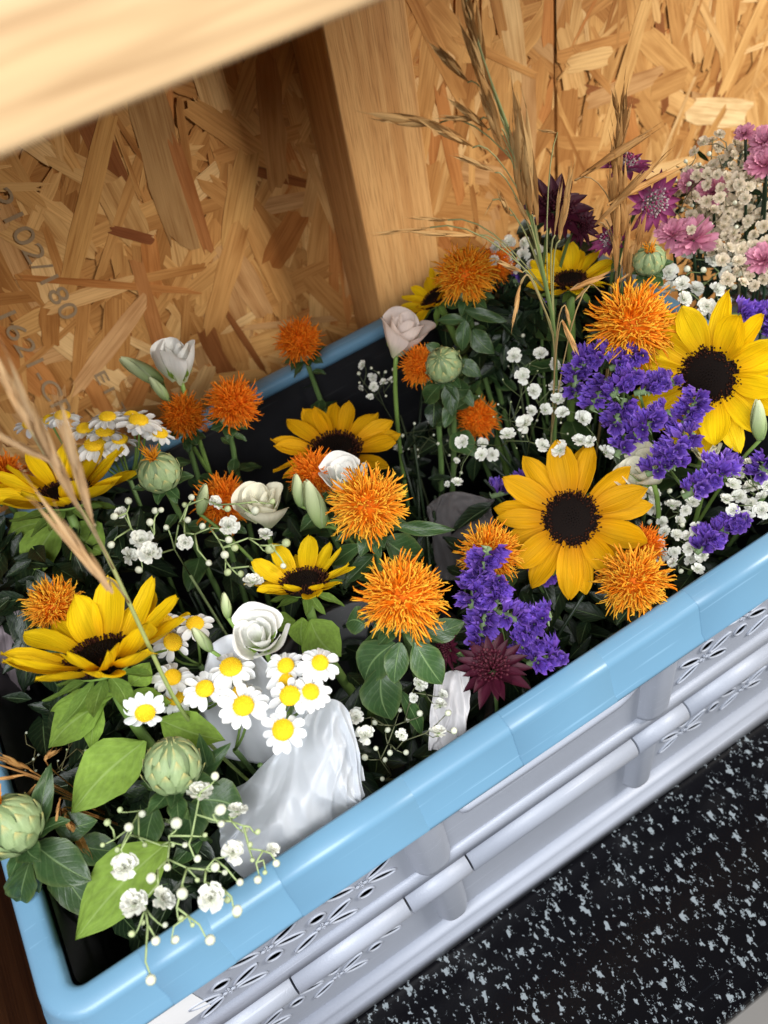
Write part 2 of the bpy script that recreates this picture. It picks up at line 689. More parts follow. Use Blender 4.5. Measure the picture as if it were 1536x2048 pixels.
# ------------------------------------------------------------------ strand boards
TONES = [((222, 176, 114), 4), ((214, 164, 100), 6), ((204, 152, 90), 6), ((194, 140, 80), 4), ((176, 122, 66), 1.6),
         ((148, 92, 50), 0.5), ((234, 194, 136), 1.6), ((200, 154, 102), 1.5), ((200, 136, 76), 1.5)]


def tone():
    t = rnd.uniform(0, sum(w for _, w in TONES))
    for c, w in TONES:
        t -= w
        if t <= 0:
            break
    k = rnd.uniform(0.92, 1.06)
    return tuple(v * k for v in srgb(*c))


def strand_geo(L, W, c, thick=0.0006):
    """irregular elongated chip in the xz plane facing -y, split ends"""
    top, bot = [], []
    n = 5
    for i in range(n + 1):
        t = i / n
        x = -L / 2 + L * t
        e = W / 2 * (0.8 + 0.2 * math.sin(PI * t)) * rnd.uniform(0.88, 1.06)
        top.append((x + rnd.uniform(-.02, .02) * L, e))
        bot.append((x + rnd.uniform(-.02, .02) * L, -e * rnd.uniform(0.85, 1.05)))
    ends_r = [(L / 2 + rnd.uniform(-0.06, 0.10) * L, W * q) for q in (0.3, 0.12, -0.1, -0.3)]
    ends_l = [(-L / 2 - rnd.uniform(-0.06, 0.10) * L, W * q) for q in (-0.3, -0.08, 0.14, 0.3)]
    loop = bot + ends_r[::-1] + top[::-1] + ends_l[::-1]
    m = len(loop)
    vs = [Vector((x, -thick, z)) for x, z in loop] + [Vector((x, thick * 2, z)) for x, z in loop]
    fs = [tuple(range(m))] + [(i, i + m, (i + 1) % m + m, (i + 1) % m) for i in range(m)]
    ox, oy = rnd.uniform(0, 20), rnd.uniform(0, 20)
    uvs = [(x + ox, z + oy) for x, z in loop] * 2
    return vs, fs, [c] * (2 * m), uvs


def board(name, label, x0, x1, z0, z1, seed, n_parts, n_stuff, ang, special, vx0, vx1, vz0, vz1):
    rnd.seed(seed)
    t = thing(name, label, 'wall panel', ((x0 + x1) / 2, YW + 0.01, z0))
    b = MB()
    b.box(x0, x1, YW + 0.0015, YW + 0.018, z0, z1)
    b.c = [srgb(186, 134, 76)] * len(b.v)
    b.uv = [(v[0], v[2]) for v in b.v]
    part('board_core', b.mesh('board_core', M_STRAND, False), t)

    def inside(vs):
        for v in vs:
            v.x = min(max(v.x, x0 + 0.0006), x1 - 0.0006)
            v.z = min(max(v.z, z0), z1)
    st = MB()
    for i in range(n_stuff):
        L, W = rnd.uniform(0.04, 0.11), rnd.uniform(0.009, 0.024)
        vs, fs, cs, uvs = strand_geo(L, W, tone())
        m = T((rnd.uniform(x0, x1), YW + 0.0010 - 0.0006 * i / n_stuff, rnd.uniform(z0, z1))) @ RY(ang())
        vs = [m @ v for v in vs]
        inside(vs)
        st.add(vs, fs, cs, uvs)
    part('fine_strands', st.mesh('fine_strands', M_STRAND, False), t, kind='stuff')
    vis = []
    while len(vis) < n_parts:
        x, z = rnd.uniform(vx0, vx1), rnd.uniform(vz0, vz1)
        vis.append((x, z, rnd.uniform(0.03, 0.12), rnd.choice([rnd.uniform(0.004, 0.010), rnd.uniform(0.008, 0.022), rnd.uniform(0.014, 0.030)]), ang(), tone()))
    vis = vis + special
    for i, (x, z, L, W, a, c) in enumerate(vis):
        vs, fs, cs, uvs = strand_geo(L, W, c, 0.00015)
        m = T((x, YW + 0.0003 - 0.0007 * i / len(vis), z)) @ RY(a)
        vs = [m @ v for v in vs]
        inside(vs)
        o = Vector((x, YW, z))
        g = MB()
        g.add([v - o for v in vs], fs, cs, uvs)
        part('strand', g.mesh('strand', M_STRAND, False), t, T(o))
    return t


def sp(px, py, L, W, deg, rgb):
    p = P(px, py, y=YW)
    return (p.x, p.z, L, W, math.radians(-deg), srgb(*rgb))


SEAM = 0.5245
left_board = board('strand_board', 'left chipboard wall panel of pressed wood strands with faint printed letters', -0.22, SEAM - 0.0012, 0.0, 1.02, 5,
                   285, 1500, lambda: rnd.choice([rnd.gauss(PI / 2, 0.35), rnd.uniform(0, PI), rnd.gauss(PI / 2, 0.7)]),
                   [sp(330, 330, 0.13, 0.036, 84, (182, 142, 92)), sp(385, 400, 0.10, 0.012, 88, (176, 116, 66)),
                    sp(480, 400, 0.08, 0.026, 60, (208, 160, 96)), sp(545, 250, 0.10, 0.024, 80, (196, 146, 88)),
                    sp(170, 430, 0.16, 0.018, 52, (206, 156, 92)), sp(265, 470, 0.034, 0.010, -40, (146, 88, 52)),
                    sp(180, 590, 0.07, 0.016, -8, (226, 180, 120)), sp(230, 570, 0.14, 0.007, -32, (190, 128, 70)),
                    sp(300, 620, 0.10, 0.014, 82, (190, 130, 76)), sp(220, 690, 0.10, 0.018, 30, (216, 168, 116)),
                    sp(450, 560, 0.10, 0.022, 55, (204, 152, 90)), sp(570, 480, 0.05, 0.03, 40, (178, 116, 60))], -0.06, SEAM, 0.2, 0.62)
right_board = board('strand_board', 'right chipboard wall panel of pale wood strands behind the pink bouquet', SEAM + 0.0012, 1.35, 0.0, 1.30, 9,
                    285, 1500, lambda: rnd.choice([rnd.gauss(PI / 2, 0.30), rnd.gauss(PI / 2, 0.6), rnd.uniform(0, PI)]),
                    [sp(1440, 225, 0.10, 0.034, -24, (246, 214, 160)), sp(1400, 300, 0.09, 0.012, 50, (210, 160, 96)),
                     sp(1330, 340, 0.08, 0.02, -10, (240, 200, 140)), sp(1250, 150, 0.13, 0.02, 70, (222, 176, 112)),
                     sp(1180, 120, 0.05, 0.02, -10, (232, 190, 128)), sp(1500, 60, 0.12, 0.016, 62, (226, 178, 112))], SEAM, 0.9, 0.2, 0.62)
# printed letters on the left board
M_INK = plastic('grey_print_ink', (0.32, 0.22, 0.122), 0.8)


def lettering(body, p0, p1, height, parent):
    a, b = P(*p0, y=YW), P(*p1, y=YW)
    cu = bpy.data.curves.new('printed_lettering', 'FONT')
    cu.body = body
    cu.size = 1.0
    o = bpy.data.objects.new('lettering_source', cu)
    col.objects.link(o)
    dg = bpy.context.evaluated_depsgraph_get()
    me = bpy.data.meshes.new_from_object(o.evaluated_get(dg))
    bpy.data.objects.remove(o)
    w = max(v.co.x for v in me.vertices) - min(v.co.x for v in me.vertices)
    me.materials.clear()
    me.materials.append(M_INK)
    d = (b - a)
    L = d.length
    x = d.normalized()
    n = Vector((0, -1, 0))
    y = n.cross(x)
    M = Matrix(((x.x, y.x, n.x, a.x), (x.y, y.y, n.y, YW - 0.0010), (x.z, y.z, n.z, a.z), (0, 0, 0, 1)))
    part('printed_lettering', me, parent, M @ SC(L / w, height, 1), label='faint grey printed characters ' + 'on the wood strands')


lettering('2102/180', (-25, 385), (125, 640), 0.022, left_board)
lettering('1621-CPD', (-15, 620), (130, 860), 0.022, left_board)
lettering('E1 TE', (185, 745), (250, 860), 0.015, left_board)


def bevel_box(name, mat, x0, x1, y0, y1, z0, z1, bv=0.002):
    import bmesh
    bm = bmesh.new()
    bmesh.ops.create_cube(bm, size=1)
    for v in bm.verts:
        v.co = Vector(((x0, x1)[v.co.x > 0], (y0, y1)[v.co.y > 0], (z0, z1)[v.co.z > 0]))
    bmesh.ops.bevel(bm, geom=bm.edges[:], offset=bv, segments=3, affect='EDGES', profile=0.5)
    m = bpy.data.meshes.new(name)
    bm.to_mesh(m)
    bm.free()
    m.materials.append(mat)
    for p in m.polygons:
        p.use_smooth = True
    return m


def tag(o, label, cat):
    o['label'] = label
    o['category'] = cat
    return o


tag(part('timber_post', bevel_box('timber_post', M_POST, 0.266, 0.336, 0.601, YW - 0.0010, 0.001, 0.776), None),
    'upright square timber post standing against the chipboard wall', 'post')
tag(part('timber_beam', bevel_box('timber_beam', M_BEAM, -0.9, 0.9, 0.2, 0.245, 0.786 - 0.0785, 0.80, 0.003), None),
    'blurred pale timber beam crossing the upper left corner close to the viewer', 'beam')
tag(part('shade_board', bevel_box('shade_board', M_BEAM, -0.9, 0.56, 0.2475, YW - 0.004, 0.778, 0.796, 0.002), None),  # unseen board, added to cast shade over the back of the crate
    'unseen wooden board added over the crate to shade its back', 'shade board')
tag(part('side_board', bevel_box('side_board', M_SIDE, -0.262, -0.236, 0.03, YW - 0.004, 0.001, 0.36), None),
    'dark brown wooden board beside the near end of the crate', 'board')

# ================================================================== CRATE
XI0, XI1, YI0, YI1 = -0.164, 0.446, 0.2074, 0.568     # inner edge of the rim
XC = (XI0 + XI1) / 2
crate = thing('crate', 'blue rimmed grey plastic folding crate full of cut flowers on the black counter', 'crate', (XC, (YI0 + YI1) / 2, 0.001))


def rounded(off, r0=0.009, n=7):
    r = r0 + off
    pts = []
    cs = [(XI1 - r0, YI1 - r0, 0), (XI0 + r0, YI1 - r0, PI / 2), (XI0 + r0, YI0 + r0, PI), (XI1 - r0, YI0 + r0, 1.5 * PI)]
    for cx, cy, a0 in cs:
        for k in range(n + 1):
            a = a0 + PI / 2 * k / n
            pts.append((cx + r * math.cos(a), cy + r * math.sin(a)))
    return pts


RP = [(0.001, -0.013), (0.000, -0.006), (0.0005, -0.0025), (0.002, -0.0006), (0.0045, 0.0), (0.013, -0.0006), (0.0155, -0.0016), (0.0172, -0.0042),
      (0.0235, -0.0275), (0.0262, -0.0295), (0.0268, -0.0315), (0.0262, -0.034), (0.0225, -0.0345), (0.0165, -0.012), (0.004, -0.008), (0.0035, -0.013)]


def ring_sweep(b, profile, n=7):
    rings = []
    for o, z in profile:
        rings.append([Vector((x, y, RIM + z)) for x, y in rounded(o, 0.009, n)])
    m = len(rings[0])
    vs = [v for r in rings for v in r]
    fs = []
    k = len(rings)
    for i in range(k):
        for j in range(m):
            a, b2 = i * m + j, i * m + (j + 1) % m
            c, d = ((i + 1) % k) * m + (j + 1) % m, ((i + 1) % k) * m + j
            fs.append((a, b2, c, d))
    b.add(vs, fs)


mb = MB()
ring_sweep(mb, RP, 9)
rim = part('rim', mb.mesh('rim', M_BLUE), crate, label='glossy light blue rim')
# slightly proud bands along the front and back rims
for (a, b) in ((-0.125, -0.085), (-0.043, 0.045), (0.113, 0.1875), (0.259, 0.345)):
    for side in (0, 1):
        mb = MB()
        vs, fs = [], []
        pf = [(o, z) for o, z in RP[3:11]]
        pf = [(o + 0.0005, z + 0.0005) for o, z in pf]
        for x in (a, a + 0.0012, b - 0.0012, b):
            e = -0.0009 if x in (a, b) else 0
            for o, z in pf:
                y = YI0 - o - e if side == 0 else YI1 + o + e
                vs.append((x, y, RIM + z + e))
        m = len(pf)
        for i in range(3):
            for j in range(m - 1):
                fs.append((i * m + j, i * m + j + 1, (i + 1) * m + j + 1, (i + 1) * m + j))
        mb.add(vs, fs)
        part('rim_band', mb.mesh('rim_band', M_BLUE), rim)


def ellipse(cx, cz, a, b, ang, n=18):
    return [(cx + a * math.cos(t) * math.cos(ang) - b * math.sin(t) * math.sin(ang),
             cz + a * math.cos(t) * math.sin(ang) + b * math.sin(t) * math.cos(ang)) for t in [2 * PI * k / n for k in range(n)]]


def lattice(xa, xb, zc, zs, s=1.0):
    """oval and round openings of the moulded flower pattern between xa and xb"""
    holes = []
    x = xa
    k = 0
    while x < xb + 0.002:
        low = k % 2 == 0
        z = zc + (-0.0115 if low else 0.0115) * zs
        for sx in (-1, 1):
            for an in (-1, 1):
                ang = an * 0.50 * zs
                if (x + sx * 0.027 < xa - 0.03) or (x + sx * 0.027 > xb + 0.03):
                    continue
                holes.append(ellipse(x + sx * 0.0163 * math.cos(ang), z + sx * 0.0163 * math.sin(ang), 0.0106, 0.0039 * zs, ang))
        holes.append(ellipse(x, z + (0.0175 if low else -0.0175) * zs, 0.0058, 0.0056 * zs, 0, 16))
        for q in range(4):
            ang = q * PI / 2
            holes.append(ellipse(x + 0.0028 * math.cos(ang), z + 0.0032 * math.sin(ang), 0.0017, 0.0011, ang, 8))
        x += 0.0345
        k += 1
    return holes


def panel(name, x0, x1, z0, z1, y, holes, thick, parent):
    """upright sheet with real openings"""
    vs = [Vector((x0, z0)), Vector((x1, z0)), Vector((x1, z1)), Vector((x0, z1))]
    es = [(0, 1), (1, 2), (2, 3), (3, 0)]
    for h in holes:
        o = len(vs)
        vs += [Vector(p) for p in h]
        es += [(o + i, o + (i + 1) % len(h)) for i in range(len(h))]
    ov, oe, of, *_ = delaunay_2d_cdt(vs, es, [], 4 if False else 3, 1e-6)
    b = MB()
    n_ = len(ov)
    V3 = [(v.x, y, RIM + v.y) for v in ov] + [(v.x, y + thick, RIM + v.y) for v in ov]
    F3 = [tuple(f) for f in of] + [tuple(i + n_ for i in f)[::-1] for f in of]
    cnt = {}
    for f in of:
        for i in range(len(f)):
            e = (f[i], f[(i + 1) % len(f)])
            cnt[tuple(sorted(e))] = cnt.get(tuple(sorted(e)), 0) + 1
    for (i, j), c in cnt.items():
        if c == 1:
            F3.append((i, j, j + n_, i + n_))
    b.add(V3, F3)
    pnl = part(name, b.mesh(name, M_GREY, False), parent)
    if holes:
        for h in holes:
            t = MB()
            r = 0.0009 if len(h) > 8 else 0.0006
            if len(h) > 20:
                continue
            pts = [Vector((x, y - 0.0006, RIM + z)) for x, z in h]
            t.tube(pts + pts[:1], r, 6, cap=False)
            part('moulded_ring', t.mesh('moulded_ring', M_GREY), pnl)
    return pnl


YF = 0.1965
ZU0, ZU1 = -0.146, -0.006
# overlap of openings is avoided by thinning those that touch


def thin(holes):
    keep = []
    for h in holes:
        cx, cz = sum(p[0] for p in h) / len(h), sum(p[1] for p in h) / len(h)
        ok = True
        for g in keep:
            for p in h:
                for q in g:
                    if (p[0] - q[0]) ** 2 + (p[1] - q[1]) ** 2 < 0.0003 ** 2:
                        ok = False
                        break
                if not ok:
                    break
            if not ok:
                break
        if ok:
            keep.append(h)
    return keep


hu = thin(lattice(-0.110, 0.005, -0.098, 1.0)) + thin(lattice(0.285, 0.415, -0.090, 1.0))
slot = []
for k in range(24):
    a = 2 * PI * k / 24
    slot.append((0.1425 + (0.054 if math.cos(a) > 0 else -0.054) + 0.010 * math.cos(a), -0.045 + 0.010 * math.sin(a)))
panel('front_panel', XI0 - 0.004, XI1 + 0.004, ZU0, ZU1, YF, hu + [slot], 0.0014, crate)
hl = thin(lattice(-0.125, 0.000, -0.220, 1.0)) + thin(lattice(0.285, 0.42, -0.220, 1.0))
panel('front_panel', XI0 - 0.002, XI1 + 0.002, -0.296, -0.166, YF + 0.0035, hl, 0.0014, crate)
# plain walls at the back and the two ends
bk = panel('back_panel', XI0 - 0.003, XI1 + 0.003, -0.296, -0.006, YI1 + 0.007, [], 0.0028, crate)
for x in (XI0 - 0.010, XI1 + 0.007):
    mb = MB()
    mb.box(x, x + 0.003, YI0 - 0.006, YI1 + 0.006, 0.008, RIM - 0.006)
    part('end_panel', mb.mesh('end_panel', M_GREY, False), crate)
mb = MB()
mb.box(XI0, XI1, YI0, YI1, 0.010, 0.014)
part('crate_floor', mb.mesh('crate_floor', M_GREY, False), crate)
# ledges, hinge tube with its slits, base lip


def extr(name, pf, x0, x1, parent, smooth=True):
    b = MB()
    vs, fs = [], []
    m = len(pf)
    for x in (x0, x1):
        vs += [(x, y, RIM + z) for y, z in pf]
    for j in range(m):
        fs.append((j, (j + 1) % m, m + (j + 1) % m, m + j))
    fs += [tuple(range(m))[::-1], tuple(range(m, 2 * m))]
    b.add(vs, fs)
    msh = b.mesh(name, M_GREY, False)
    if smooth:
        for p in msh.polygons:
            if len(p.vertices) == 4:
                p.use_smooth = True
    return part(name, msh, parent)


tube = [(0.1935, -0.1685)] + [(0.1915 - 0.0085 * math.sin(a), -0.157 + 0.0105 * math.cos(a)) for a in [PI * (0.0 + 0.95 * k / 10) for k in range(11)][::-1]] + [(0.1960, -0.1465)]
tube = tube[::-1]
breaks = [-0.160, -0.078, 0.0135, 0.0655, 0.2175, 0.268, 0.360, 0.442]
for a, b in zip(breaks[:-1], breaks[1:]):
    extr('hinge_tube', tube, a + 0.0008, b - 0.0008, crate)
for x in breaks[1:-1]:
    mb = MB()
    mb.box(x - 0.004, x + 0.005, 0.188, 0.1955, RIM - 0.1735, RIM - 0.1690)
    part('hinge_pin', mb.mesh('hinge_pin', M_GREY, False), crate)
extr('ledge', [(YF + 0.001, -0.128), (YF - 0.003, -0.130), (YF - 0.0045, -0.133), (YF - 0.0045, -0.1450), (YF + 0.001, -0.1455)], XI0 - 0.002, XI1 + 0.002, crate)
extr('base_lip', [(0.204, -0.276), (0.1925, -0.278), (0.1905, -0.2805), (0.1905, -0.2840), (0.1870, -0.2855), (0.1855, -0.288), (0.1855, -0.308), (0.204, -0.308)], XI0 - 0.004, XI1 + 0.004, crate)


def boss(x, z0, z1, y, w, d):
    b = MB()
    n_ = 12
    rows = [(z1, 1), (z0 + 0.006, 1.0), (z0 + 0.001, 0.96), (z0, 0.86)]
    vs, fs = [], []
    for z, s in rows:
        for k in range(n_ + 1):
            t = k / n_ * 2 - 1
            vs.append((x + t * w / 2 * s, y + 0.001 - d * s * (1 - abs(t) ** 3.2), RIM + z))
    for i in range(len(rows) - 1):
        for k in range(n_):
            a = i * (n_ + 1) + k
            fs.append((a, a + 1, a + n_ + 2, a + n_ + 1))
    o = (len(rows) - 1) * (n_ + 1)
    fs.append(tuple(range(o, o + n_ + 1)))
    b.add(vs, fs)
    part('boss', b.mesh('boss', M_GREY), crate)


for x in (0.043, 0.239):
    boss(x, -0.129, -0.030, YF, 0.031, 0.0098)
    boss(x + (0.003 if x < 0.1 else -0.002), -0.262, -0.160, YF + 0.0035, 0.029, 0.011)
# curved lip of the hand grip
pts = []
for k in range(41):
    t = k / 40
    x = 0.066 + 0.154 * t
    z = -0.0585 + 0.002 * (2 * t - 1) ** 2 + (0.028 * max(0, (t - 0.84) / 0.16) ** 2.0)
    pts.append((x, z))
mb = MB()
vs, fs = [], []
sec = [(YF + 0.001, 0.0012), (YF - 0.0060, 0.0012), (YF - 0.0088, 0.0004), (YF - 0.0096, -0.0020), (YF - 0.0092, -0.0060), (YF - 0.0070, -0.0095), (YF - 0.003, -0.0115), (YF + 0.001, -0.0120)]
for x, z in pts:
    rr = math.sqrt(max(0.0, 1 - max(0, (pts[0][0] + 0.007 - x) / 0.007) ** 2))
    vs += [(x, YF + 0.001 + (y - YF - 0.001) * max(rr, 0.25), RIM + z - 0.0055 + (dz + 0.0055) * max(rr, 0.2)) for y, dz in sec]
m = len(sec)
for i in range(len(pts) - 1):
    for j in range(m - 1):
        fs.append((i * m + j, i * m + j + 1, (i + 1) * m + j + 1, (i + 1) * m + j))
fs += [tuple(range(m)), tuple(range((len(pts) - 1) * m, len(pts) * m))[::-1]]
mb.add(vs, fs)
part('hand_grip', mb.mesh('hand_grip', M_GREY), crate)
mb = MB()
mb.box(-0.168, -0.124, YF - 0.0008, YF - 0.0004, RIM - 0.112, RIM - 0.050)
part('paper_label', mb.mesh('paper_label', M_LABEL, False), crate, label='blank white paper label')

# black plastic liner added inside the crate walls to darken the interior
mb = MB()
lin = []
for (zz, of) in ((0.016, -0.006), (0.10, -0.005), (0.20, -0.0045), (RIM - 0.045, -0.0030), (RIM - 0.009, -0.0018)):
    lin.append([Vector((x, y, zz)) for x, y in rounded(of, 0.009, 5)])
m = len(lin[0])
mb.add([v for r_ in lin for v in r_], [(i * m + j, i * m + (j + 1) % m, (i + 1) * m + (j + 1) % m, (i + 1) * m + j) for i in range(4) for j in range(m)] + [tuple(range(m))])
tag(part('darkening_liner', mb.mesh('darkening_liner', M_BLACK), None), 'black plastic liner added inside the crate walls to darken the interior', 'liner')
# black tub inside the crate
mb = MB()
mb.lathe([(0.075, 0.02), (0.088, 0.20), (0.093, 0.203), (0.093, 0.209), (0.086, 0.209), (0.073, 0.024)], 40, T((0.07, 0.315, 0)))
tag(part('black_tub', mb.mesh('black_tub', M_BLACK), None), 'black plastic tub among the stems inside the crate', 'tub')

# ================================================================== SHARED PLANT MESHES
G_LEAF = (0.040, 0.090, 0.026)
G_DARK = (0.012, 0.029, 0.011)  # leaf green darkened so the gaps between flowers read as shade
G_SOFT = (0.27, 0.42, 0.07)
G_STEM = (0.10, 0.17, 0.05)
G_PALE = (0.22, 0.30, 0.13)


def leaf_mesh(name, mat, c, seed, wid=0.22, curl=0.18, fold=0.25, nu=9, nv=6, xs=(0, .12, .35, .6, .85, 1), ys=(.12, .62, 1, .88, .42, .02), edge=None):
    r = random.Random(seed)
    ph = r.uniform(0, 6)
    tw = r.uniform(-0.25, 0.25)
    bow = r.uniform(-0.08, 0.08)

    def fn(u, v):
        q = v * 2 - 1
        w = wid * interp(u, xs, ys)
        y = q * w
        z = -curl * u * u + fold * abs(q) ** 1.3 * w - 0.055 * math.sin(u * 10 + ph + q * 2) * abs(q) * wid * 2.5
        z += tw * q * w * u
        return (u * (1 - 0.08 * u), y + bow * math.sin(PI * u), z)

    def cf(u, v):
        q = abs(v * 2 - 1)
        k = c
        if edge and (q > 0.9 or u > 0.96):
            k = mixc(c, edge, 0.6)
        return k
    b = MB()
    b.grid(fn, nu, nv, cf=cf)
    return b.mesh(name, mat)


LEAF = [leaf_mesh('leaf', M_GREEN, G_LEAF, s, wid=0.20 + 0.03 * (s % 3), curl=0.1 + 0.1 * (s % 3), nu=12, nv=8, xs=(0, .12, .35, .6, .82, .94, 1), ys=(.14, .6, 1, .9, .52, .22, .02), edge=(0.12, 0.17, 0.05)) for s in range(6)]
LEAFD = [leaf_mesh('leaf', M_GREEN, G_DARK, s + 20, wid=0.24 + 0.03 * (s % 2), curl=0.2) for s in range(4)]
LEAFS = [leaf_mesh('leaf', M_SOFT, G_SOFT, s + 40, wid=0.22 + 0.02 * (s % 3), curl=0.12 + 0.08 * (s % 2), fold=0.3, xs=(0, .12, .3, .5, .75, .9, 1), ys=(.08, .5, .92, 1, .62, .24, 0), nu=14, nv=8) for s in range(5)]
SEPAL = [leaf_mesh('sepal', M_SOFT, mixc(G_SOFT, G_LEAF, 0.45), s + 60, wid=0.17, curl=-0.15, fold=0.3, nu=6, nv=4) for s in range(4)]


def petal_sun(seed, c0, c1):
    r = random.Random(seed)
    wid = r.uniform(0.18, 0.24)
    bend = r.uniform(-0.12, 0.24)
    tipw = r.uniform(-0.04, 0.05)
    tw = r.uniform(-0.55, 0.55)
    notch = r.uniform(0, 0.05)

    def fn(u, v):
        q = v * 2 - 1
        w = wid * interp(u, (0, .12, .35, .6, .8, .93, 1), (.42, .62, .93, 1, .78, .40, .05))
        z = bend * u * u + 0.5 * w * q * q * (1 - 0.6 * u) + 0.012 * math.cos(q * 3 * PI) * (1 - u * 0.4)
        z += tw * q * w * u + 0.035 * math.sin(u * 5 + tw * 20 + q * 2.2) * u
        return (u - notch * (1 - abs(q)) * (u > 0.99), q * w + tipw * u * u, z)
    b = MB()
    b.grid(fn, 10, 8, cf=lambda u, v: mixc(c0, c1, min(1, u * 2.2)))
    return b.mesh('petal', M_PETAL)


PET = [petal_sun(s, (0.86, 0.42, 0.003), (1.0, 0.68, 0.006)) for s in range(8)]
PET_SHADED = [petal_sun(s + 30, (0.66, 0.24, 0.002), (0.82, 0.42, 0.003)) for s in range(6)]  # shaded copy of the petals, shade is in the colour


def disc_mesh():
    b = MB()
    b.lathe([(0.0001, -0.16)] + [(math.sin(a), 0.26 * math.cos(a) - 0.02) for a in [PI * 0.62 * (1 - k / 8) for k in range(8)]] + [(0.001, 0.24)], 28,
            cf=lambda t: (0.006, 0.003, 0.002))
    return b.mesh('disc', M_DISC)


def disc_florets(seed):
    r = random.Random(seed)
    b = MB()
    N = 330
    for k in range(N):
        q = math.sqrt((k + 0.5) / N)
        a = k * 2.39996
        rr = q * 1.0
        h = 0.24 * math.cos(q * PI * 0.55) - 0.0
        p = Vector((rr * math.cos(a), rr * math.sin(a), h))
        out = Vector((math.cos(a), math.sin(a), 0))
        if q > 0.62:
            L = r.uniform(0.16, 0.27)
            d = (out * r.uniform(0.15, 0.7) + Vector((r.uniform(-.2, .2), r.uniform(-.2, .2), 0.8))).normalized()
            c = mixc((0.022, 0.006, 0.004), (0.055, 0.016, 0.008), r.random())
            b.tube([p, p + d * L * 0.7, p + d * L], [0.024, 0.022, 0.034], 4, c, mixc(c, (0.10, 0.035, 0.012), r.random() * 0.3))
        else:
            c = mixc((0.004, 0.002, 0.002), (0.010, 0.005, 0.003), r.random())
            b.tube([p, p + (out * q * 0.5 + Vector((0, 0, 1))) * 0.07], [0.03, 0.012], 4, c)
    return b.mesh('disc_florets', M_DISC)


DISC = disc_mesh()
DFL = [disc_florets(s) for s in range(2)]

BOUQ = [Vector((-0.05, 0.33, 0.03)), Vector((0.00, 0.47, 0.03)), Vector((0.13, 0.30, 0.03)), Vector((0.17, 0.45, 0.03)), Vector((0.30, 0.30, 0.03)), Vector((0.35, 0.43, 0.03))]


def stem_base(p):
    b = min(BOUQ, key=lambda q: (q.xy - p.xy).length)
    q = b.lerp(Vector((p.x, p.y, 0.03)), 0.35)
    q.x = min(max(q.x, XI0 + 0.03), XI1 - 0.03)
    q.y = min(max(q.y, YI0 + 0.03), YI1 - 0.03)
    q.z = 0.02
    return q


def stem_path(base, top, n_, k=0.06, steps=10):
    return bez(base, top - n_ * k - Vector((0, 0, k * 0.7)), top, steps)


def stem_part(t, pts, r0, r1, c0=G_STEM, c1=None, name='stem'):
    b = MB()
    n_ = len(pts)
    b.tube(pts, [lerp(r0, r1, i / (n_ - 1)) for i in range(n_)], 7, c0, c1)
    return part(name, b.mesh(name, M_STEM), t)


def leaf_obj(t, base, tip, width, up, lib, name='leaf', k=None):
    """a leaf from base to tip; `up` is the side that faces out"""
    x = tip - base
    L = x.length
    x.normalize()
    z = up - x * up.dot(x)
    if z.length < 1e-3:
        z = Vector((0, 0, 1)) - x * x.z
    z.normalize()
    y = z.cross(x)
    M = Matrix(((x.x, y.x, z.x, base.x), (x.y, y.y, z.y, base.y), (x.z, y.z, z.z, base.z), (0, 0, 0, 1)))
    me = rnd.choice(lib) if k is None else lib[k % len(lib)]
    return part(name, me, t, M @ SC(L, width / 0.44, L))


def sunflower(label, px, py, z, dpx, tilt, deg, disc=0.33, npet=20, lift=12, dark=False, spin=0.0, leaves=(), front_curl=0.0, lens=(0.9, 1.06)):
    p = P(px, py, z)
    n_ = face(p, tilt, deg)
    R = size_at(p, dpx) / 2
    rd = R * disc
    base = stem_base(p)
    t = thing('sunflower', label, 'sunflower', base, 'sunflowers in the crate')
    F = frame(p, n_, spin)
    d = part('disc', DISC, t, F @ SC(rd))
    part('disc_florets', rnd.choice(DFL), d, F @ RZ(rnd.uniform(0, 6)) @ SC(rd))
    lib = PET_SHADED if dark else PET
    n1 = npet // 2
    for k in range(npet):
        row = k >= n1
        a = 2 * PI * (k % n1 + 0.5 * row) / n1 + rnd.uniform(-0.13, 0.13)
        L = (R - rd * 0.72) * rnd.uniform(*lens)
        lf = math.radians(lift + (6 if not row else -5) + rnd.uniform(-9, 9))
        part('petal', rnd.choice(lib), t, F @ RZ(a) @ T((rd * 0.72, 0, (-0.02 if not row else -0.10) * rd)) @ RY(-lf) @ RX(rnd.uniform(-0.3, 0.3)) @ SC(L, L * rnd.uniform(0.92, 1.18), L))
    for k in range(11):
        a = 2 * PI * k / 11 + rnd.uniform(-.15, .15)
        L = R * rnd.uniform(0.45, 0.66)
        part('sepal', rnd.choice(SEPAL), t, F @ RZ(a) @ T((rd * 0.4, 0, -0.42 * rd)) @ RY(math.radians(rnd.uniform(2, 40))) @ SC(L))
    b = MB()
    b.lathe([(0.12, -0.85), (0.2, -0.6), (0.62, -0.36), (0.86, -0.2), (0.8, -0.08)], 14, cf=lambda q: mixc(G_SOFT, G_LEAF, 0.5))
    part('receptacle', b.mesh('receptacle', M_STEM), t, F @ SC(rd))
    pts = stem_path(base, p - n_ * rd * 0.8, n_)
    stem_part(t, pts, 0.0042, 0.0034, mixc(G_STEM, G_SOFT, 0.3))
    for (bx, by, bz, tx, ty, tz, w) in leaves:
        a, b2 = P(bx, by, bz), P(tx, ty, tz)
        leaf_obj(t, a, b2, w, (CAM - a).normalized() + Vector((0, 0, 0.4)), LEAFS)
    if not leaves:
        for k in range(4):
            q = pts[-3 - k]
            a = rnd.uniform(0, 6.28)
            tip = q + Vector((math.cos(a), math.sin(a), rnd.uniform(-0.4, 0.25))) * rnd.uniform(0.05, 0.075)
            leaf_obj(t, q, tip, rnd.uniform(0.022, 0.034), Vector((0, 0, 1)), LEAF)
    return t


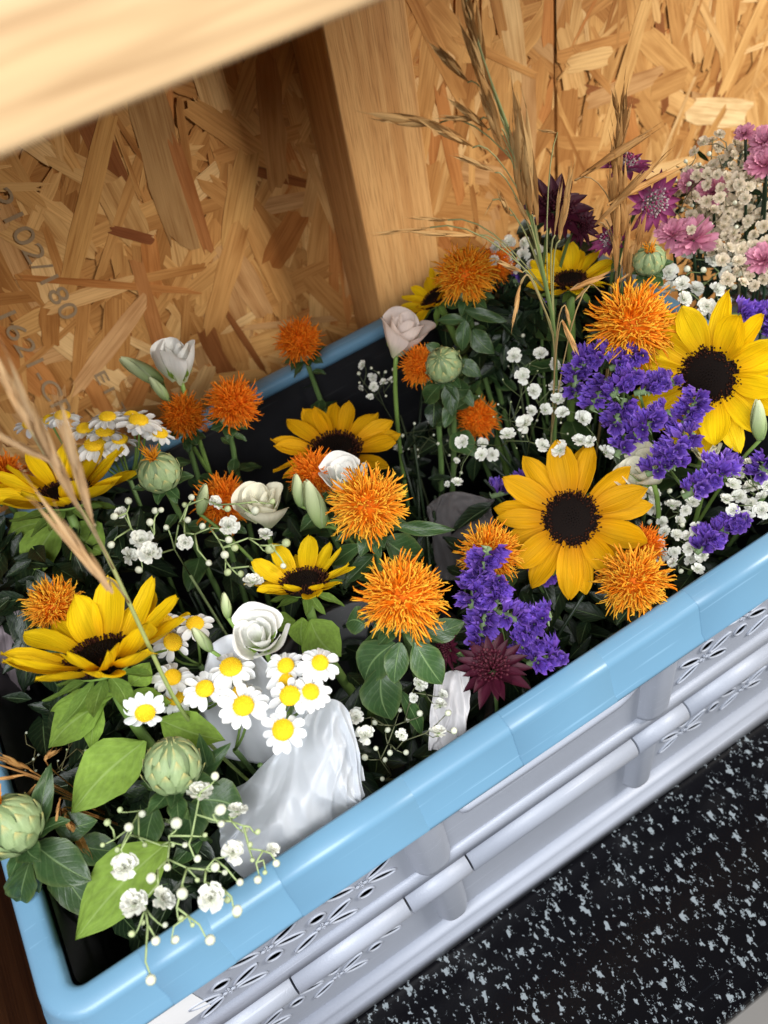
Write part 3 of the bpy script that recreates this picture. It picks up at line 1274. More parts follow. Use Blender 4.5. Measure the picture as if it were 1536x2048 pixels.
# ------------------------------------------------------------------ safflower
def saff_florets(seed, red):
    """ball of thin tubular florets, unit radius"""
    r = random.Random(seed)
    b = MB()
    N = 760
    for k in range(N):
        cz = 1 - 1.66 * (k + 0.5) / N
        a = k * 2.39996 + r.uniform(-.3, .3)
        s = math.sqrt(max(0, 1 - cz * cz))
        d0 = Vector((s * math.cos(a), s * math.sin(a), cz))
        d = (d0 + Vector((r.gauss(0, .26), r.gauss(0, .26), r.gauss(0, .26) + 0.12))).normalized()
        q0 = r.random()
        L = r.uniform(0.36, 0.56) if q0 < 0.80 else r.uniform(0.56, 0.80)
        o = d0 * 0.30 + Vector((0, 0, -0.14))
        side = Vector((r.gauss(0, 1), r.gauss(0, 1), r.gauss(0, 1) - 0.5))
        side = (side - d * side.dot(d)).normalized()
        bend = r.uniform(0.0, 0.30) if q0 < 0.8 else r.uniform(0.1, 0.5)
        pts = [o + d * (L * q) + side * bend * q * q * L for q in (0, .3, .6, .85, 1)]
        w = r.uniform(0.013, 0.026)
        c0 = mixc((0.98, 0.17, 0.003), (1.0, 0.30, 0.005), r.random())
        c1 = mixc((1.0, 0.33, 0.005), (1.0, 0.70, 0.07), r.random() ** 0.6)
        if red:
            c0, c1 = mixc(c0, (0.80, 0.07, 0.003), red), mixc(c1, (0.98, 0.20, 0.004), red)
        b.tube(pts, [w * 0.8, w, w * 1.1, w * 1.15, w * 0.5], 3, c0, c1)
        if r.random() < 0.4:
            e = pts[-1]
            sd = d.cross(side)
            b.tube([pts[-2], e + sd * 0.04, e + sd * 0.09 + d * 0.04], [w * 0.8, w * 0.6, w * 0.25], 3, c1, c1)
    b.lathe([(0.02, -0.72), (0.30, -0.62), (0.44, -0.35), (0.47, -0.08), (0.38, 0.18), (0.20, 0.31), (0.02, 0.34)], 14, cf=lambda q: (1.0, 0.22, 0.004))  # bright core: glow bounced between the florets put into its colour
    return b.mesh('florets', M_FLORET)


SAF = [saff_florets(s, 0.0) for s in range(4)]
SAFR = [saff_florets(s + 10, 0.62) for s in range(3)]


def involucre(seed, tip=(0.55, 0.48, 0.18), green=(0.25, 0.34, 0.15)):
    """green scaly cup, unit radius"""
    r = random.Random(seed)
    b = MB()
    b.lathe([(0.02, -1.0), (0.45, -0.92), (0.85, -0.5), (0.97, -0.05), (0.86, 0.42), (0.55, 0.82), (0.25, 1.0), (0.03, 1.04)], 20, cf=lambda q: mixc(green, (0.06, 0.10, 0.04), 0.5))
    for row, (cz, L, n_, lf) in enumerate([(-0.72, 0.80, 7, 0.30), (-0.42, 0.80, 9, 0.16), (-0.08, 0.80, 9, 0.10), (0.25, 0.74, 8, 0.06), (0.55, 0.6, 6, 0.04)]):
        for k in range(n_):
            a = 2 * PI * (k + 0.5 * (row % 2)) / n_ + r.uniform(-.12, .12)
            rr = interp(cz, (-1, -.9, -.5, 0, .42, .82, 1.04), (0.05, 0.5, .86, .98, .87, .56, .05))
            wd_ = 0.34 * min(1, rr + 0.2)

            def fn(u, v, cz=cz, a=a, wd_=wd_, L=L, lf=lf):
                q = v * 2 - 1
                z = cz + u * L
                rad = interp(min(z, 1.04), (-1, -.9, -.5, 0, .42, .82, 1.04), (0.05, 0.5, .86, .98, .87, .56, .08)) + 0.02 + lf * 0.5 * u * u + 0.03 * (1 - q * q)
                w = wd_ * interp(u, (0, .3, .7, .92, 1), (.85, 1, .6, .16, .02))
                return (rad * math.cos(a + q * w), rad * math.sin(a + q * w), z)
            g = mixc(green, (0.36, 0.46, 0.24), r.random() * 0.7)
            b.grid(fn, 6, 4, cf=lambda u, v, g=g: mixc(mixc(g, (0.16, 0.24, 0.09), 0.5 * (abs(v * 2 - 1) > 0.9)), tip, max(0, (u - 0.72) / 0.28)))
    return b.mesh('involucre', M_SCALE)


INV = [involucre(s) for s in range(3)]


def leafy(t, pts, nl, lo, hi, size, lib, width=0.5, start=1):
    """leaves spiralling along the top of a stem"""
    k0 = len(pts) - 1
    a = rnd.uniform(0, 6)
    for k in range(nl):
        f = 1 - (k + 0.3) / nl * 0.42
        i = f * k0
        q = pts[int(i)].lerp(pts[min(int(i) + 1, k0)], i - int(i))
        a += 2.4 + rnd.uniform(-.3, .3)
        ax = (pts[k0] - pts[k0 - 2]).normalized()
        u = ax.orthogonal().normalized()
        v = ax.cross(u)
        out = u * math.cos(a) + v * math.sin(a)
        L = size * rnd.uniform(0.75, 1.2) * (0.75 + 0.5 * k / nl)
        d = (out + ax * rnd.uniform(lo, hi)).normalized()
        leaf_obj(t, q + out * 0.0015, q + d * L, L * width * rnd.uniform(0.8, 1.15), (ax * 0.9 + out * 0.1), lib)


def safflower(label, px, py, z, dpx, tilt=35, deg=90, red=False, nl=9, lsize=0.030, leaves=(), lib=None):
    p = P(px, py, z)
    n_ = face(p, tilt, deg)
    R = size_at(p, dpx) / 2 * 0.98
    base = stem_base(p)
    t = thing('safflower', label, 'safflower', base, 'orange safflowers in the crate')
    F = frame(p, n_, rnd.uniform(0, 6))
    part('florets', rnd.choice(SAFR if red else SAF), t, F @ SC(R))
    part('involucre', rnd.choice(INV), t, F @ T((0, 0, -R * 0.66)) @ SC(R * 0.43, R * 0.43, R * 0.40))
    nb = p - n_ * R * 1.02
    for k in range(7):
        a = 2 * PI * k / 7 + rnd.uniform(-.2, .2)
        d = (F.to_3x3() @ Vector((math.cos(a), math.sin(a), rnd.uniform(-0.15, 0.45)))).normalized()
        leaf_obj(t, nb + d * R * 0.12, nb + d * R * rnd.uniform(0.75, 1.05), R * rnd.uniform(0.38, 0.5), n_, lib or LEAF, 'bract')
    pts = stem_path(base, nb, n_, 0.05)
    stem_part(t, pts, 0.0028, 0.0022)
    for (bx, by, bz, tx, ty, tz, w) in leaves:
        a, b2 = P(bx, by, bz), P(tx, ty, tz)
        leaf_obj(t, a, a + (b2 - a) * 1.14, w * 0.72, (CAM - a).normalized() + Vector((0, 0, 0.25)), LEAF)
    if nl:
        leafy(t, pts, nl, -0.45, 0.35, lsize, lib or (LEAFD if rnd.random() < 0.5 else LEAF))
    return t


def saff_bud(label, px, py, z, dpx, tilt=40, deg=90, tuft=False, nl=6, leaves=(), lsize=0.026, squash=1.0):
    p = P(px, py, z)
    n_ = face(p, tilt, deg)
    R = size_at(p, dpx) / 2
    base = stem_base(p)
    t = thing('safflower_bud', label, 'flower bud', base, 'green safflower buds')
    F = frame(p, n_, rnd.uniform(0, 6))
    part('involucre', rnd.choice(INV), t, F @ SC(R, R, R * squash))
    if tuft:
        b = MB()
        for k in range(34):
            a = rnd.uniform(0, 6.28)
            d = Vector((math.cos(a) * 0.35, math.sin(a) * 0.35, 1)).normalized()
            o = Vector((math.cos(a), math.sin(a), 0)) * rnd.uniform(0, .22) + Vector((0, 0, 0.85))
            L = rnd.uniform(0.35, 0.85)
            sd = Vector((rnd.gauss(0, .15), rnd.gauss(0, .15), 0))
            b.tube([o, o + d * L * .5, o + d * L + sd], [0.035, 0.04, 0.015], 3, (0.7, 0.16, 0.006), (0.9, 0.42, 0.02))
        part('florets', b.mesh('florets', M_FLORET), t, F @ SC(R))
    nb = p - n_ * R * 0.95
    for k in range(6):
        a = 2 * PI * k / 6 + rnd.uniform(-.25, .25)
        d = (F.to_3x3() @ Vector((math.cos(a), math.sin(a), rnd.uniform(0.0, 0.5)))).normalized()
        leaf_obj(t, nb + d * R * 0.2, nb + d * R * rnd.uniform(1.1, 1.7), R * rnd.uniform(0.6, 0.8), n_, LEAF, 'bract')
    pts = stem_path(base, nb, n_, 0.05)
    stem_part(t, pts, 0.0028, 0.0022)
    for (bx, by, bz, tx, ty, tz, w) in leaves:
        a, b2 = P(bx, by, bz), P(tx, ty, tz)
        leaf_obj(t, a, a + (b2 - a) * 1.14, w * 0.72, (CAM - a).normalized() + Vector((0, 0, 0.25)), LEAF)
    if nl:
        leafy(t, pts, nl, -0.4, 0.3, lsize, LEAF)
    return t


# ------------------------------------------------------------------ lisianthus
def wrap_petal(seed, hw, r0, h, flare, roll, spiral, c0, c1, ruffle=0.06):
    r = random.Random(seed)
    ph = r.uniform(0, 6)

    def fn(u, v):
        q = v * 2 - 1
        s = u
        rad = r0 * (0.30 + 0.70 * math.sin(PI / 2 * min(1, s * 1.25))) + flare * s ** 3 + spiral * q * r0
        rad += roll * max(0, s - 0.82) * 5 * 0.2 + ruffle * r0 * s * s * math.sin(q * 5 + ph)
        a = q * hw * (0.55 + 0.45 * math.sin(PI / 2 * min(1, s * 1.4))) * (1 - 0.12 * s ** 8)
        z = h * (s * (1 - 0.20 * q * q * s) - 0.05 * max(0, s - 0.85) * 6 * (roll > 0))
        return (rad * math.cos(a), rad * math.sin(a), z)
    b = MB()
    b.grid(fn, 10, 12, cf=lambda u, v: mixc(c0, c1, min(1, u * 1.8)))
    return b.mesh('petal', M_WHITE)


def lisianthus(label, px, py, z, dpx, tilt, deg, opened=0.5, tint=(0.86, 0.84, 0.74), green=(0.62, 0.68, 0.40), hk=1.5, buds=(), n_in=4):
    p = P(px, py, z)
    n_ = face(p, tilt, deg)
    R = size_at(p, dpx) / 2
    H = R * hk
    base = stem_base(p)
    t = thing('lisianthus', label, 'flower', base, 'white lisianthus flowers')
    foot = p - n_ * H * 0.5
    F = frame(foot, n_, rnd.uniform(0, 6))
    N = n_in + 5
    for k in range(N):
        q = (k + 1) / N
        me = wrap_petal(rnd.random(), 1.35 - 0.25 * q, R * lerp(0.16, 0.92, q), H * lerp(1.0, 0.90, q), R * opened * 0.55 * q * q, R * 0.3 * q, 0.16, green, tint)
        part('petal', me, t, F @ RZ(k * 2.25))
    for k in range(5):
        a = 2 * PI * k / 5
        d = F.to_3x3() @ Vector((math.cos(a), math.sin(a), 1.1))
        leaf_obj(t, foot + d * R * 0.1, foot + d.normalized() * R * 1.25, R * 0.22, F.to_3x3() @ Vector((math.cos(a), math.sin(a), -.3)), LEAFS, 'sepal')
    pts = stem_path(base, foot + n_ * 0.002, n_, 0.05)
    stem_part(t, pts, 0.0022, 0.0018, G_STEM, mixc(G_STEM, G_SOFT, 0.5))
    for (bx, by, bz, bl, bt, bd) in buds:
        q = P(bx, by, bz)
        bn = face(q, bt, bd)
        L = size_at(q, bl)
        b = MB()
        b.lathe([(0.03, -0.5), (0.10, -0.44), (0.15, -0.25), (0.16, -0.08), (0.12, 0.15), (0.06, 0.36), (0.01, 0.5)], 12, cf=lambda u: mixc((0.22, 0.34, 0.10), (0.62, 0.68, 0.42), min(1, u * 1.3)))
        for w_ in range(3):
            a0 = w_ * 2.1

            def fn(u, v, a0=a0):
                q_ = v * 2 - 1
                zz = -0.46 + u * 0.98
                rr = interp(zz, (-.5, -.44, -.25, -.05, .2, .4, .52), (.03, .10, .15, .165, .13, .07, .012)) + 0.010 + 0.02 * (q_ + 1) * u
                aa = a0 + u * 1.4 + q_ * 0.9
                return (rr * math.cos(aa), rr * math.sin(aa), zz)
            b.grid(fn, 8, 6, cf=lambda u, v: mixc((0.24, 0.37, 0.10), (0.66, 0.72, 0.44), u))
        part('bud', b.mesh('bud', M_WHITE), t, frame(q, bn, 0.5) @ SC(L))
        mid = pts[6]
        stem_part(t, bez(mid, (mid + q) / 2 + Vector((0, 0, 0.01)), q - bn * L * 0.48, 6), 0.0014, 0.0012, mixc(G_STEM, G_SOFT, 0.4), name='bud_stem')
    return t


# ------------------------------------------------------------------ feverfew
def fev_petal(seed):
    r = random.Random(seed)
    dr = r.uniform(-0.02, 0.22)
    wid = r.uniform(0.27, 0.34)

    def fn(u, v):
        q = v * 2 - 1
        w = wid * interp(u, (0, .2, .6, .88, 1), (.35, .75, 1, .78, .22))
        return (u, q * w, -dr * u * u + 0.25 * w * q * q + 0.02 * math.cos(q * 6))
    b = MB()
    b.grid(fn, 6, 4, cf=lambda u, v: mixc((0.72, 0.74, 0.55), (0.86, 0.87, 0.86), min(1, u * 4)))
    return b.mesh('petal', M_WHITE)


FPET = [fev_petal(s) for s in range(4)]


def fev_disc():
    b = MB()
    b.lathe([(0.02, -0.5), (0.5, -0.42), (0.95, -0.12)] + [(math.cos(a), 0.62 * math.sin(a)) for a in [PI / 2 * k / 7 for k in range(7)]] + [(0.03, 0.62)], 18,
            cf=lambda q: (0.16, 0.25, 0.06) if q < 0.15 else (0.90, 0.56, 0.01))
    for k in range(110):
        q = math.sqrt((k + .5) / 110)
        a = k * 2.39996
        e = math.acos(min(1, q * 0.985))
        p = Vector((math.cos(e) * math.cos(a), math.cos(e) * math.sin(a), 0.62 * math.sin(e)))
        nn = Vector((p.x, p.y, p.z / 0.38)).normalized()
        c = mixc((0.88, 0.52, 0.006), (0.95, 0.70, 0.02), rnd.random())
        b.tube([p - nn * 0.04, p + nn * 0.05, p + nn * 0.085], [0.075, 0.065, 0.03], 5, c)
    return b.mesh('flower_head', M_YDISC)


FDISC = fev_disc()


def feverfew(label, heads, base, hubs, leaves=0):
    t = thing('feverfew', label, 'daisies', base, 'feverfew daisy sprays')
    b = MB()
    hubp = [P(*h) for h in hubs]
    for h in hubp:
        b.tube(bez(base, (base + h) / 2 + Vector((0, 0, .03)), h, 8), [0.0018] * 9, 6, G_STEM)
    for (px, py, z, d, tilt, deg) in heads:
        p = P(px, py, z)
        n_ = face(p, tilt, deg)
        R = size_at(p, d) / 2
        F = frame(p, n_, rnd.uniform(0, 6))
        rd = R * rnd.uniform(0.40, 0.48)
        dr0 = rnd.uniform(-0.1, 0.35)
        h = part('flower_head', FDISC, t, F @ SC(rd))
        N = rnd.randint(10, 15)
        for k in range(N):
            if rnd.random() < 0.04:
                continue
            a = 2 * PI * k / N + rnd.uniform(-.1, .1)
            L = (R - rd * 0.75) * rnd.uniform(0.78, 1.08)
            part('petal', rnd.choice(FPET), h, F @ RZ(a) @ T((rd * 0.8, 0, -rd * 0.1)) @ RY(dr0 + rnd.uniform(-0.2, 0.35)) @ RX(rnd.uniform(-.2, .2)) @ SC(L))
        hb = min(hubp, key=lambda q: (q - p).length)
        b.tube(bez(hb, p - n_ * 0.02 - Vector((0, 0, 0.012)), p - n_ * rd * 0.3, 6), 0.0009, 5, mixc(G_STEM, G_SOFT, .3))
    part('stems', b.mesh('stems', M_STEM), t)
    return t


# ------------------------------------------------------------------ gypsophila
def gyp_bloom(seed, tint):
    r = random.Random(seed)
    b = MB()
    for layer, (n_, L, lift) in enumerate([(7, 1.0, 0.15), (7, 0.86, 0.55), (6, 0.66, 0.95), (4, 0.42, 1.25)]):
        for k in range(n_):
            a = 2 * PI * (k + 0.5 * (layer % 2)) / n_ + r.uniform(-.25, .25)
            lf = lift + r.uniform(-.18, .18)
            ph = r.uniform(0, 6)
            M = RZ(a) @ RY(-lf) @ SC(L * r.uniform(0.85, 1.1))

            def fn(u, v, ph=ph):
                q = v * 2 - 1
                w = 0.40 * interp(u, (0, .35, .8, 1), (.15, .55, 1, .82))
                return (u - 0.08 * abs(q) * u, q * w, 0.09 * math.sin(q * 4 + ph) * u + 0.10 * u * u)
            c = mixc(tint, mixc(tint, (0.55, 0.6, 0.35), 0.5), r.random() * 0.3)
            b.grid(fn, 3, 4, M, cf=lambda u, v, c=c: mixc(mixc(c, (0.45, 0.55, 0.25), 0.6), c, min(1, u * 2)))
    b.lathe([(0.03, -0.45), (0.16, -0.38), (0.24, -0.12), (0.26, 0.1)], 8, cf=lambda q: (0.22, 0.32, 0.10))
    return b.mesh('blossom', M_WHITE)


def gyp_bud(seed, tint):
    b = MB()
    b.lathe([(0.05, -1), (0.5, -0.85), (0.9, -0.3), (1.0, 0.15), (0.8, 0.65), (0.4, 0.95), (0.04, 1.05)], 9, cf=lambda q: mixc((0.24, 0.34, 0.11), tint, min(1, q * 1.9)))
    return b.mesh('bud', M_WHITE)


GB_W = [gyp_bloom(s, (0.86, 0.86, 0.80)) for s in range(4)]
GB_C = [gyp_bloom(s + 9, (0.80, 0.69, 0.53)) for s in range(4)]
BUD_W = [gyp_bud(0, (0.80, 0.82, 0.66))]
BUD_G = [gyp_bud(1, (0.58, 0.66, 0.36))]


def gyp(label, base, hub, tips, stem_c=(0.16, 0.22, 0.08), r=0.0005, lib=None, stem_r=0.0011, cat='flower spray', axis=None):
    """tips: (point, radius, 'f' or 'b', facing)"""
    lib = lib or GB_W
    t = thing('gypsophila', label, cat, base, 'sprays of small white gypsophila')
    b = MB()
    b.tube(bez(base, base.lerp(hub, 0.55) + Vector((0, 0, .02)), hub, 8), [stem_r] * 9, 5, stem_c)
    nodes = [hub]
    for p, rad, kind, n_ in sorted(tips, key=lambda q: (q[0] - hub).length):
        nb = min(nodes, key=lambda q: (q - p).length + 0.25 * (q - hub).length)
        mid = nb.lerp(p, 0.55) + Vector((rnd.uniform(-.003, .003), rnd.uniform(-.003, .003), rnd.uniform(-.002, .003)))
        foot = p - n_ * rad * (0.4 if kind == 'f' else 0.9)
        b.tube([nb, mid, mid.lerp(foot, 0.6) - n_ * rad * 0.3, foot], [r * 1.25, r, r * 0.85, r * 0.8], 4, stem_c)
        if (mid - nb).length > 0.006:
            nodes.append(mid)
        F = frame(p, n_, rnd.uniform(0, 6))
        if kind == 'f':
            part('blossom', rnd.choice(lib), t, F @ SC(rad))
        else:
            part('bud', BUD_W[0] if kind == 'b' else BUD_G[0], t, F @ SC(rad * 0.85, rad * 0.85, rad))
    part('stems', b.mesh('stems', M_STEM), t)
    return t


def blob_tips(cx, cy, rx, ry, z0, z1, n_, rpx, kinds='f', seed=1, slope=0.0, rot=0):
    """scatter of blossoms inside an oval region of the bouquet"""
    r = random.Random(seed)
    out = []
    px_l = []
    tries = 0
    while len(out) < n_ and tries < 4000:
        tries += 1
        a, q = r.uniform(0, 6.283), math.sqrt(r.random())
        ex, ey = rx * q * math.cos(a), ry * q * math.sin(a)
        px = cx + ex * math.cos(rot) - ey * math.sin(rot)
        py = cy + ex * math.sin(rot) + ey * math.cos(rot)
        rp = r.uniform(*rpx)
        if any((px - x) ** 2 + (py - y) ** 2 < (0.75 * (rp + s)) ** 2 for x, y, s in px_l):
            continue
        px_l.append((px, py, rp))
        z = r.uniform(z0, z1)
        p = P(px, py, z)
        k = r.choice(kinds)
        rad = size_at(p, rp) * (1 if k == 'f' else 0.4)
        out.append((p, rad, k, face(p, r.uniform(5, 60), r.uniform(20, 160))))
    return out


# ------------------------------------------------------------------ statice
def stat_floret(seed):
    r = random.Random(seed)
    b = MB()
    ph = [r.uniform(0, 6) for _ in range(4)]
    dk = r.uniform(0, 1)

    def fn(u, v):
        a = 2 * PI * v
        rad = 0.16 + 0.84 * u ** 1.4 + 0.12 * u * math.sin(5 * a + ph[0]) + 0.10 * u * math.sin(8 * a + ph[1])
        z = 0.95 * u ** 0.7 + 0.26 * u * math.sin(5 * a + ph[2]) + 0.16 * u * u * math.sin(11 * a + ph[3])
        return (rad * 0.72 * math.cos(a), rad * 0.72 * math.sin(a), z)
    lo, hi = (0.085, 0.02, 0.24), (0.38, 0.21, 0.80)
    b.grid(fn, 4, 26, cf=lambda u, v: mixc(lo, mixc(hi, (0.20, 0.08, 0.54), dk), u ** 1.5))
    # inner crumpled frill

    def fn2(u, v):
        a = 2 * PI * v
        rad = 0.08 + 0.40 * u + 0.14 * u * math.sin(6 * a + ph[1])
        z = 0.25 + 0.85 * u + 0.25 * u * math.sin(7 * a + ph[0])
        return (rad * math.cos(a), rad * math.sin(a), z)
    b.grid(fn2, 3, 18, cf=lambda u, v: mixc(lo, (0.20, 0.10, 0.62), u))
    return b.mesh('floret', M_PURPLE)


STF = [stat_floret(s) for s in range(6)]


def statice(label, clusters, hub, dark=False):
    """clusters: (px, py, z, length px, image angle, n florets)"""
    hubp = P(*hub)
    base = stem_base(hubp)
    t = thing('statice', label, 'flower', base, 'purple statice sprays')
    b = MB()
    b.tube(bez(base, base.lerp(hubp, .5) + Vector((0, 0, .02)), hubp, 8), 0.0018, 6, G_STEM)
    for (px, py, z, Lp, ang, n_) in clusters:
        p = P(px, py, z)
        L = size_at(p, Lp)
        a = math.radians(ang)
        v = (CAM - p).normalized()
        ax = CR * math.cos(a) + CU * math.sin(a)
        ax = (ax - v * ax.dot(v) * 0.7).normalized()
        up = (v * 0.8 + CU * 0.5 + Vector((0, 0, 0.3)))
        up = (up - ax * up.dot(ax)).normalized()
        sd = ax.cross(up)
        g = MB()
        a0, a1 = p - ax * L * 0.45 - up * 0.006, p + ax * L * 0.45 - up * 0.006
        g.tube([a0, (a0 + a1) / 2 - up * .001, a1], [0.0022, 0.003, 0.0018], 6, (0.15, 0.22, 0.10))
        for k in range(n_ * 2):
            q = a0.lerp(a1, rnd.random())
            d = (sd * rnd.uniform(-1, 1) + up * rnd.uniform(-.3, .7)).normalized()
            g.tube([q, q + d * rnd.uniform(0.003, 0.006)], [0.0011, 0.0003], 4, (0.20, 0.27, 0.14))
        c = part('calyx', g.mesh('calyx', M_STEM), t)
        n_ = max(4, int(n_ * 0.74))
        a0, a1 = a0.lerp(a1, 0.12), a1.lerp(a0, 0.08)
        for k in range(n_):
            f = (k + 0.5) / n_
            o = a0.lerp(a1, f)
            d = (up * rnd.uniform(0.55, 1) + sd * (rnd.uniform(0.2, 1.0) * (1 if k % 2 else -1)) + ax * rnd.uniform(-.35, .5)).normalized()
            s = rnd.uniform(0.0054, 0.0080)
            part('floret', rnd.choice(STF), c, frame(o + d * 0.001, d, rnd.uniform(0, 6)) @ SC(s, s, s * rnd.uniform(1.1, 1.5)))
        b.tube(bez(hubp, (hubp + a0) / 2 - up * 0.006, a0, 6), 0.0011, 5, G_STEM)
    part('stems', b.mesh('stems', M_STEM), t)
    return t


# ------------------------------------------------------------------ astrantia
def star_bract(c0, c1, c2, seed):
    r = random.Random(seed)
    dr = r.uniform(-0.1, 0.15)

    def fn(u, v):
        q = v * 2 - 1
        w = 0.155 * interp(u, (0, .25, .6, .85, 1), (.4, .8, 1, .5, .02))
        return (u, q * w, -dr * u * u + 0.6 * w * q * q)
    b = MB()
    b.grid(fn, 8, 4, cf=lambda u, v: mixc(mixc(c0, c1, min(1, u * 1.9)), c2, max(0, (u - .72) / .28)))
    return b.mesh('bract', M_STAR)


ST_D = [star_bract((0.10, 0.012, 0.028), (0.065, 0.006, 0.020), (0.035, 0.004, 0.012), s) for s in range(3)]
ST_L = [star_bract((0.55, 0.42, 0.45), (0.30, 0.045, 0.16), (0.09, 0.008, 0.045), s) for s in range(3)]


def star_center(cc, pin, seed):
    r = random.Random(seed)
    b = MB()
    b.lathe([(0.03, -0.25), (0.14, -0.15), (0.2, 0.0), (0.1, 0.08)], 10, cf=lambda q: (0.10, 0.14, 0.05))
    for k in range(70):
        q = math.sqrt((k + .5) / 70)
        a = k * 2.39996
        d = Vector((math.cos(a) * q * 0.95, math.sin(a) * q * 0.95, 1.05 - 0.55 * q)).normalized()
        L = r.uniform(0.38, 0.58)
        b.tube([d * 0.06, d * L * .85], [0.012, 0.010], 3, cc)
        e = d * L
        b.tube([e - d * .05, e, e + d * .04], [0.02, 0.042, 0.015], 5, pin if r.random() < .7 else cc)
    return b.mesh('florets', M_STAR)


SC_D = star_center((0.10, 0.016, 0.028), (0.075, 0.005, 0.018), 1)
SC_L = star_center((0.60, 0.48, 0.48), (0.40, 0.05, 0.16), 2)


def astrantia(label, px, py, z, dpx, tilt, deg, dark=True):
    p = P(px, py, z)
    n_ = face(p, tilt, deg)
    R = size_at(p, dpx) / 2
    base = stem_base(p)
    t = thing('astrantia', label, 'flower', base, 'star shaped astrantia flowers')
    F = frame(p, n_, rnd.uniform(0, 6))
    part('florets', SC_D if dark else SC_L, t, F @ SC(R))
    for k in range(20):
        row = k % 2
        a = 2 * PI * k / 20 + rnd.uniform(-.08, .08)
        L = R * rnd.uniform(0.9, 1.05) * (1 if row else 0.9)
        part('bract', rnd.choice(ST_D if dark else ST_L), t, F @ RZ(a) @ T((R * 0.05, 0, -0.02 * R * row)) @ RY(-math.radians(14 + 10 * (1 - row) + rnd.uniform(-6, 6))) @ SC(L))
    stem_part(t, stem_path(base, p - n_ * R * 0.2, n_), 0.0015, 0.0013)
    return t


# ------------------------------------------------------------------ pink background flowers
def pink_petal(seed):
    r = random.Random(seed)
    ph = r.uniform(0, 6)

    def fn(u, v):
        q = v * 2 - 1
        w = 0.26 * interp(u, (0, .4, .85, 1), (.25, .7, 1, .75))
        return (u + 0.05 * math.sin(q * 9 + ph) * (u > .95), q * w, 0.06 * math.sin(q * 4 + ph) * u + 0.1 * u * u)
    b = MB()
    b.grid(fn, 5, 6, cf=lambda u, v: mixc((0.55, 0.11, 0.24), (0.78, 0.36, 0.48), u))
    return b.mesh('petal', M_PINK)


PKP = [pink_petal(s) for s in range(4)]


def pink_flower(label, px, py, z, dpx, tilt, deg, base):
    p = P(px, py, z)
    n_ = face(p, tilt, deg)
    R = size_at(p, dpx) / 2
    t = thing('pink_carnation', label, 'flower', base, 'pink flowers behind the crate end')
    F = frame(p, n_, rnd.uniform(0, 6))
    for layer, (m, L, lf) in enumerate([(9, 1, 0.12), (9, .9, .45), (8, .75, .8), (5, .55, 1.15)]):
        for k in range(m):
            s = R * L * rnd.uniform(.88, 1.08)
            part('petal', rnd.choice(PKP), t, F @ RZ(2 * PI * (k + .5 * layer) / m + rnd.uniform(-.15, .15)) @ RY(-lf - rnd.uniform(-.15, .15)) @ SC(s))
    b = MB()
    b.lathe([(0.05, -0.6), (0.22, -0.5), (0.25, -0.1), (0.2, 0.05)], 10, cf=lambda q: G_LEAF)
    part('calyx', b.mesh('calyx', M_STEM), t, F @ SC(R))
    stem_part(t, stem_path(base, p - n_ * R * 0.5, n_), 0.0013, 0.0011, G_DARK)
    return t


# ------------------------------------------------------------------ dry grass
def spikelet(seed, c0, c1):
    """oat like spikelet along +x, unit length: overlapping husks with fine awns"""
    r = random.Random(seed)
    b = MB()
    for k in range(7):
        o = 0.08 * k
        L = r.uniform(0.5, 0.62)
        sgn = 1 if k % 2 else -1
        wid = r.uniform(0.045, 0.06)
        a = sgn * r.uniform(0.05, 0.14)
        M = T((o, 0, 0)) @ RX(k * 1.3) @ RZ(a)

        def fn(u, v, L=L, wid=wid):
            q = v * 2 - 1
            w = wid * interp(u, (0, .3, .7, 1), (.3, 1, .7, .05))
            return (u * L, q * w, wid * 0.9 * (1 - q * q) * math.sin(PI * min(1, u + .1)) + 0.01)
        c = mixc(c0, c1, r.random())
        b.grid(fn, 5, 3, M, cf=lambda u, v, c=c: mixc(c, mixc(c, (0.75, 0.52, 0.26), 0.4), u))
        if k > 2:
            e = M @ Vector((L, 0, 0.01))
            b.tube([e, e + Vector((r.uniform(.08, .2), r.uniform(-.03, .03), r.uniform(-.03, .03)))], [0.006, 0.002], 3, c)
    return b.mesh('spikelet', M_STRAW)


SPK = [spikelet(s, (0.56, 0.29, 0.10), (0.74, 0.50, 0.24)) for s in range(4)]
SPL = [spikelet(s + 15, (0.66, 0.44, 0.26), (0.80, 0.60, 0.40)) for s in range(3)]
SPD = [spikelet(s + 5, (0.40, 0.19, 0.06), (0.62, 0.35, 0.13)) for s in range(4)]


